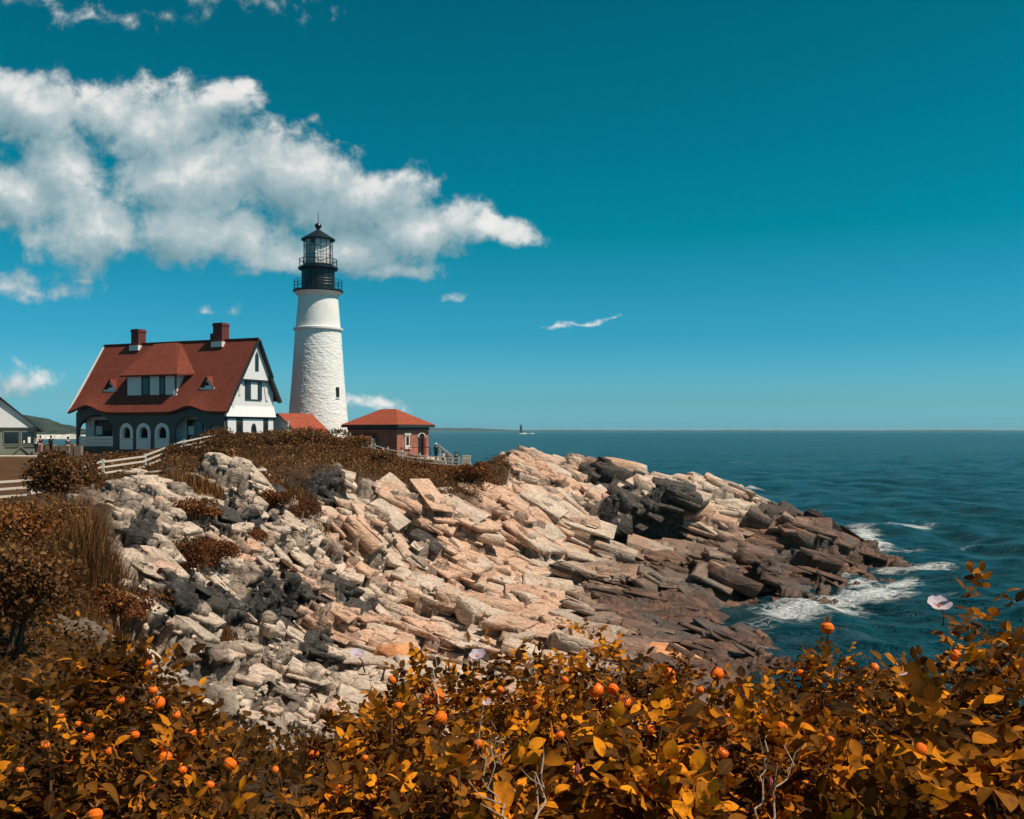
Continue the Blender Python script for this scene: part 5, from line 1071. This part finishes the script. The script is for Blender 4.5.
def rose_bush(label, px, Y, top, wx, wy, seed, orange=.3, leaf=.042, shoots=150, hips=(), flowers=(), buds=(), canes=6, bare=(), wide=.62):
    global HIP, BN
    r = np.random.default_rng(seed); x = (px-512)/F*Y; z0 = gz(x, Y)-.03; zt = P(px, top, Y).z; h = (zt-z0); T = empty('rose_bush', (x, Y, z0)); tag(T, label, 'rose bush', 'rose bushes along the bank')
    def dome(d): return np.stack([d[:, 0]*wx, d[:, 1]*wy, h*.30+d[:, 2]*h*.66], 1)*(1+.14*vnoise(d*2.3+seed*1.7, 2)+.07*vnoise(d*5.1+seed, 3))[:, None]
    leaf = leaf*(.98 if Y > 2.3 else 1.05); n = int(shoots*1.40); d = rnd_unit(n*3, r); d = d[(d[:, 2] > -.35) & (d[:, 1] < .75)][:n]; n = len(d); depth = np.where(r.uniform(size=n) < .62, r.uniform(.90, 1.06, n), r.uniform(.55, .9, n)); tip = dome(d)*depth[:, None]
    sh = unit(d*np.array([1, 1, .8])+np.array([0, 0, .9])+r.normal(size=d.shape)*.25)
    Lv = Leaves(); K = 8; cl = leaf*2.5
    for k in range(K):
        a = 2.4*k+r.uniform(0, 6.28, n); tilt = np.clip(.35+.11*k+r.normal(size=n)*.15, .2, 1.5)
        t = unit(np.cross(sh, np.array([.31, .77, .12]))); b = np.cross(sh, t); out = t*np.cos(a)[:, None]+b*np.sin(a)[:, None]
        ax = unit(sh*np.cos(tilt)[:, None]+out*np.sin(tilt)[:, None]-np.array([0, 0, .12])); base = tip-sh*(.014*k*leaf/.042)[..., None] if np.ndim(k) else tip-sh*(.014*k*leaf/.042)
        L = cl*r.uniform(.7, 1.15, n)*(.65+.07*k); nr = unit(sh*np.sin(tilt)[:, None]-out*np.cos(tilt)[:, None]+np.array([0, 0, .35])); nr = unit(nr-ax*(nr*ax).sum(1)[:, None]); sd = np.cross(nr, ax)
        tint = np.clip(r.beta(.95, 1.0, n)*.90+orange*.42-.08-.03*k+.08*r.normal(size=n), 0, 1)
        for u, s_, f in ((.40, 1, .80), (.40, -1, .80), (.68, 1, .95), (.68, -1, .95), (.93, 0, 1.1)):
            la = unit(ax*(.55 if s_ else 1)+sd*s_*.85+nr*r.normal(size=(n, 1))*.22); ll = L*.40*f*r.uniform(.85, 1.15, n)
            Lv.add(base+ax*(L*u*(1-.0))[:, None]-nr*(L*.18*u*u)[:, None], la, unit(nr+r.normal(size=nr.shape)*.22), ll, wide+.18*r.uniform(size=n), tint+.07*r.normal(size=n), .25+.30*r.normal(size=n))
    Lv.build('foliage', M['rose_leaf'], T)
    # canes up to a share of the shoots; each cane carries several
    pick = r.choice(n, min(n, 46), replace=False); per = max(1, len(pick)//canes)
    for c in range(canes):
        st = MB(); root = np.array([r.uniform(-.3, .3)*wx, r.uniform(-.3, .3)*wy, -.05])
        for i in pick[c*per:(c+1)*per]:
            e = tip[i]; mid = root*.45+e*.55+np.array([0, 0, .05*h]); st.tube([root, root*.7+e*.25+np.array([0, 0, .12*h]), mid, e], [.006, .005, .004, .002], 5)
        st.build('cane', M['cane'], T)
    c = Vector((x, Y, z0+h*.30)); rad = Vector((wx, wy, h*.66))
    def hit(hx, hy):
        """Point of the bush's outer surface in the direction seen at photo point (hx, hy)."""
        dv = P(hx, hy, 1.)-Vector((0, 0, EYE)); o = Vector((0, 0, EYE))-c; a = sum((dv[i]/rad[i])**2 for i in range(3)); b = sum(2*o[i]*dv[i]/rad[i]**2 for i in range(3)); k = sum((o[i]/rad[i])**2 for i in range(3))-1; q = b*b-4*a*k
        t = (-b-math.sqrt(q))/(2*a) if q > 0 else -b/(2*a); return Vector((0, 0, EYE))+dv*(t-.075)-Vector((x, Y, z0))
    if HIP is None:
        o = hip_mesh().build('rose_hip', M['hip'], None, True); HIP = o.data; bpy.data.objects.remove(o)
        sp_ = MB()
        for k in range(5): a = 2*math.pi*k/5; e = Vector((math.cos(a), math.sin(a), 0)); s_ = Vector((-e.y, e.x, 0)); b0_ = Vector((0, 0, .0132)); sp_.poly([b0_-s_*.002, b0_+s_*.002, b0_+e*.009+s_*.0016+Vector((0, 0, .008)), b0_+e*.013+Vector((0, 0, .017)), b0_+e*.009-s_*.0016+Vector((0, 0, .008))])
        o = sp_.build('sepals', M['sepal']); rose_bush.sep = o.data; bpy.data.objects.remove(o)
    for hx, hy, *sz in hips:
        q = hit(hx, hy); k = (sz[0] if sz else 12)*(q.y+Y)/F/.0265
        o = link('rose_hip', HIP, None, T); o.location = q; o.scale = (k, k, k*.92); o.rotation_euler = (r.uniform(-1.2, .6), r.uniform(-.7, .7), r.uniform(0, 6)); e = link('sepals', rose_bush.sep, None, o)
    def stalk(q, par):
        e = Vector((q.x*.80, q.y*.80+.03, q.z-.06)); MB().tube([e, (e+q)*.5+Vector((.004, -.006, .01)), q], [.0026, .0022, .0016], 5).build('stalk', M['cane'], par)
    for hx, hy, *sz in hips+tuple(f_[:2] for f_ in list(flowers)+list(buds)) if isinstance(hips, tuple) else list(hips)+[f_[:2] for f_ in list(flowers)+list(buds)]: stalk(hit(hx, hy), T)
    for fx, fy, sz in flowers: q = hit(fx, fy); flower(T, tuple(q), (r.uniform(-.3, .3), -.45, 1), M['petal'], sz*.5*(q.y+Y)/F)
    for fx, fy, sz in buds: q = hit(fx, fy); flower(T, tuple(q), (r.uniform(-.1, .1), -.05, 1), M['petal_pink'], sz*.5*(q.y+Y)/F, True)
    for pts in bare:    # leafless pale twigs sticking out
        m0 = [hit(a, b)-Vector((0, .05, 0)) for a, b in pts]; m_ = [m0[0]]
        for a_, b_ in zip(m0, m0[1:]):
            for t_ in (.25, .5, .75, 1): m_.append(a_.lerp(b_, t_)+Vector(r.normal(size=3)*.004))
        tw = MB().tube(m_, [.0030*(1-.7*i/(len(m_)-1)) for i in range(len(m_))], 6)
        for i in range(2, len(m_), 2):
            d_ = Vector(r.normal(size=3)); d_.z = abs(d_.z)+.6; q1 = m_[i]+d_.normalized()*r.uniform(.03, .07); q2 = q1+(d_.normalized()+Vector(r.normal(size=3)*.5)).normalized()*.035; tw.tube([m_[i], q1, q2], [.0017, .0013, .0008], 5)
        tw.build('bare_twig', M['twig'], T)
    return T
RB = [
 dict(label='rose bush behind the tip bush, filling the gap before the right edge bush', px=905, Y=3.7, top=676, wx=.60, wy=.45, orange=0.50, leaf=.036, shoots=210, hips=[(893, 712, 8)]),
 dict(label='rose bush with the most orange hips, left of the pale boulder face', px=105, Y=2.75, top=638, wx=0.33, wy=0.37, orange=0.24, leaf=0.042, shoots=150, hips=[(120, 700, 8), (176, 715, 8), (110, 752, 9), (135, 735, 8), (182, 770, 9), (60, 715, 7), (150, 785, 9), (146, 662, 10), (153, 690, 8), (158, 703, 12), (88, 722, 11), (87, 736, 11), (164, 745, 11), (165, 757, 12), (148, 768, 12), (190, 733, 11), (199, 730, 9), (68, 759, 8), (100, 714, 7), (78, 724, 6)]),
 dict(label='dark rose bush filling the lower left corner', px=28, Y=2.05, top=721, wx=0.35, wy=0.33, orange=0.13, leaf=0.038, shoots=140, hips=[(45, 745, 8), (20, 770, 7), (95, 815, 13)]),
 dict(label='low rose bush under the pale rock gap with a single large hip on its right', px=195, Y=2.05, top=782, wx=0.26, wy=0.31, orange=0.26, leaf=0.036, shoots=120, hips=[(230, 764, 12), (210, 785, 8)]),
 dict(label='rose bush with brown leaves just right of the pale rock gap', px=388, Y=2.75, top=690, wx=0.26, wy=0.33, orange=0.37, leaf=0.036, shoots=140, hips=[(312, 753, 13), (358, 752, 7), (392, 680, 8), (340, 745, 6)], flowers=[(357, 655, 15)]),
 dict(label='rose bush with yellow tufts below the rock face, centre left', px=425, Y=2.35, top=721, wx=0.40, wy=0.33, orange=0.58, leaf=0.038, shoots=150, hips=[(440, 718, 13), (398, 706, 8), (342, 792, 14), (478, 744, 9), (365, 758, 6)], bare=[[(520, 815), (500, 770), (476, 742)], [(535, 812), (505, 765), (492, 740)]]),
 dict(label='rose bush with a pale flower beneath the pale cliff foot', px=480, Y=3.1, top=666, wx=0.54, wy=0.40, orange=0.50, leaf=0.036, shoots=190, hips=[(428, 700, 9), (437, 697, 13), (500, 690, 7)], flowers=[(478, 656, 17), (487, 703, 10)], bare=[[(440, 700), (437, 668), (436, 650)]]),
 dict(label='tallest rose bush in the middle, rising against the brown ledge', px=572, Y=3.5, top=634, wx=0.52, wy=0.44, orange=0.58, leaf=0.039, shoots=190, hips=[(596, 690, 13), (613, 689, 10), (565, 680, 7), (625, 702, 11), (533, 700, 8)]),
 dict(label='rose bush just below the orange boulder', px=690, Y=3.6, top=670, wx=0.61, wy=0.46, orange=0.56, leaf=0.036, shoots=210, hips=[(668, 675, 13), (717, 674, 12), (646, 675, 9), (743, 684, 9), (700, 690, 7), (622, 700, 10)], bare=[[(600, 740), (618, 700), (640, 676)]]),
 dict(label='bright orange rose bush at the bottom centre with a pink bud', px=610, Y=2.0, top=752, wx=0.38, wy=0.31, orange=0.84, leaf=0.046, shoots=140, hips=[(560, 735, 8)], buds=[(577, 775, 15)], wide=.74),
 dict(label='rose bush with a pink brown bud, bottom right of centre', px=735, Y=2.45, top=711, wx=0.45, wy=0.35, orange=0.56, leaf=0.039, shoots=170, hips=[(728, 720, 12), (751, 730, 11), (723, 753, 10), (690, 725, 9), (650, 730, 9)], buds=[(771, 790, 17)], bare=[[(752, 812), (756, 775), (762, 748)], [(765, 815), (772, 780), (788, 758)]]),
 dict(label='rose bush whose pointed tip with a hip stands against the sea', px=838, Y=3.2, top=646, wx=0.42, wy=0.37, orange=0.50, leaf=0.038, shoots=170, hips=[(827, 628, 12), (874, 668, 9), (800, 673, 7), (860, 690, 7)], flowers=[(905, 677, 13)]),
 dict(label='rose bush with sunlit orange leaves between tip bush and bottom edge', px=815, Y=2.4, top=711, wx=0.40, wy=0.35, orange=0.68, leaf=0.042, shoots=160, hips=[(781, 728, 12), (830, 740, 7)]),
 dict(label='highest rose bush at the right edge carrying a large pale flower', px=985, Y=2.55, top=650, wx=0.40, wy=0.37, orange=0.58, leaf=0.043, shoots=170, hips=[(955, 655, 10), (965, 682, 8)], flowers=[(939, 606, 24)]),
 dict(label='large leaved rose bush in the lower right corner with a single hip', px=925, Y=1.95, top=734, wx=0.33, wy=0.29, orange=0.48, leaf=0.046, shoots=100, hips=[(920, 750, 13)], wide=.80),
 dict(label='small rose bush in the bottom left centre among bare twigs', px=292, Y=2.0, top=806, wx=0.26, wy=0.29, orange=0.34, leaf=0.036, shoots=120, hips=[(275, 770, 7)]),
 dict(label='low rose bush along the bottom edge below the yellow tufts', px=480, Y=1.95, top=779, wx=0.35, wy=0.29, orange=0.44, leaf=0.038, shoots=120, bare=[[(508, 818), (500, 790), (478, 765)], [(530, 818), (545, 790), (540, 765)]]),
]
for i, k in enumerate(RB): rose_bush(seed=500+i, **k)

def undergrowth():
    """Matted leaves and low growth covering the bank under and behind the rose bushes."""
    r = np.random.default_rng(9); n = 34000; Y = 1.3+11*r.uniform(0, 1, n)**.9; X = r.uniform(-.66, .66, n)*(Y+.6); z = ground(X, Y); hh = np.abs(r.normal(size=n))*.11*(1+.8*vnoise(np.stack([X*1.5, Y*1.5, X*0], 1), 4)); p = np.stack([X, Y, z+hh], 1)
    nr = unit(rnd_unit(n, r)*.8+np.array([0, -.2, .7])); Lv = Leaves(); Lv.add(p, unit(np.cross(nr, rnd_unit(n, r))+np.array([0, 0, .25])), nr, .05*r.uniform(.6, 1.3, n)*(.8+.05*Y), .7, r.beta(1.6, 3.2, n)*.8, .2+.2*r.normal(size=n))
    tag(Lv.build('undergrowth', M['rose_leaf']), 'matted brown leaves and low growth under the rose bushes', 'undergrowth', kind='stuff')
undergrowth()

# ---------------------------------------------------------------- sea haze
hb = MB().box(-14000, 14000, -300, 30000, -8, 48).build('haze', None); hm = bpy.data.materials.new('haze'); hm.use_nodes = True; g = NT(hm.node_tree); g.n.remove(g.n['Principled BSDF'])
pv = g.new('ShaderNodeVolumePrincipled'); pv.inputs['Color'].default_value = (.50, .84, .95, 1); pv.inputs['Density'].default_value = HAZE; pv.inputs['Anisotropy'].default_value = .0
g.put(g.n['Material Output'].inputs['Volume'], pv.outputs[0]); hb.data.materials.append(hm); tag(hb, kind='stuff')
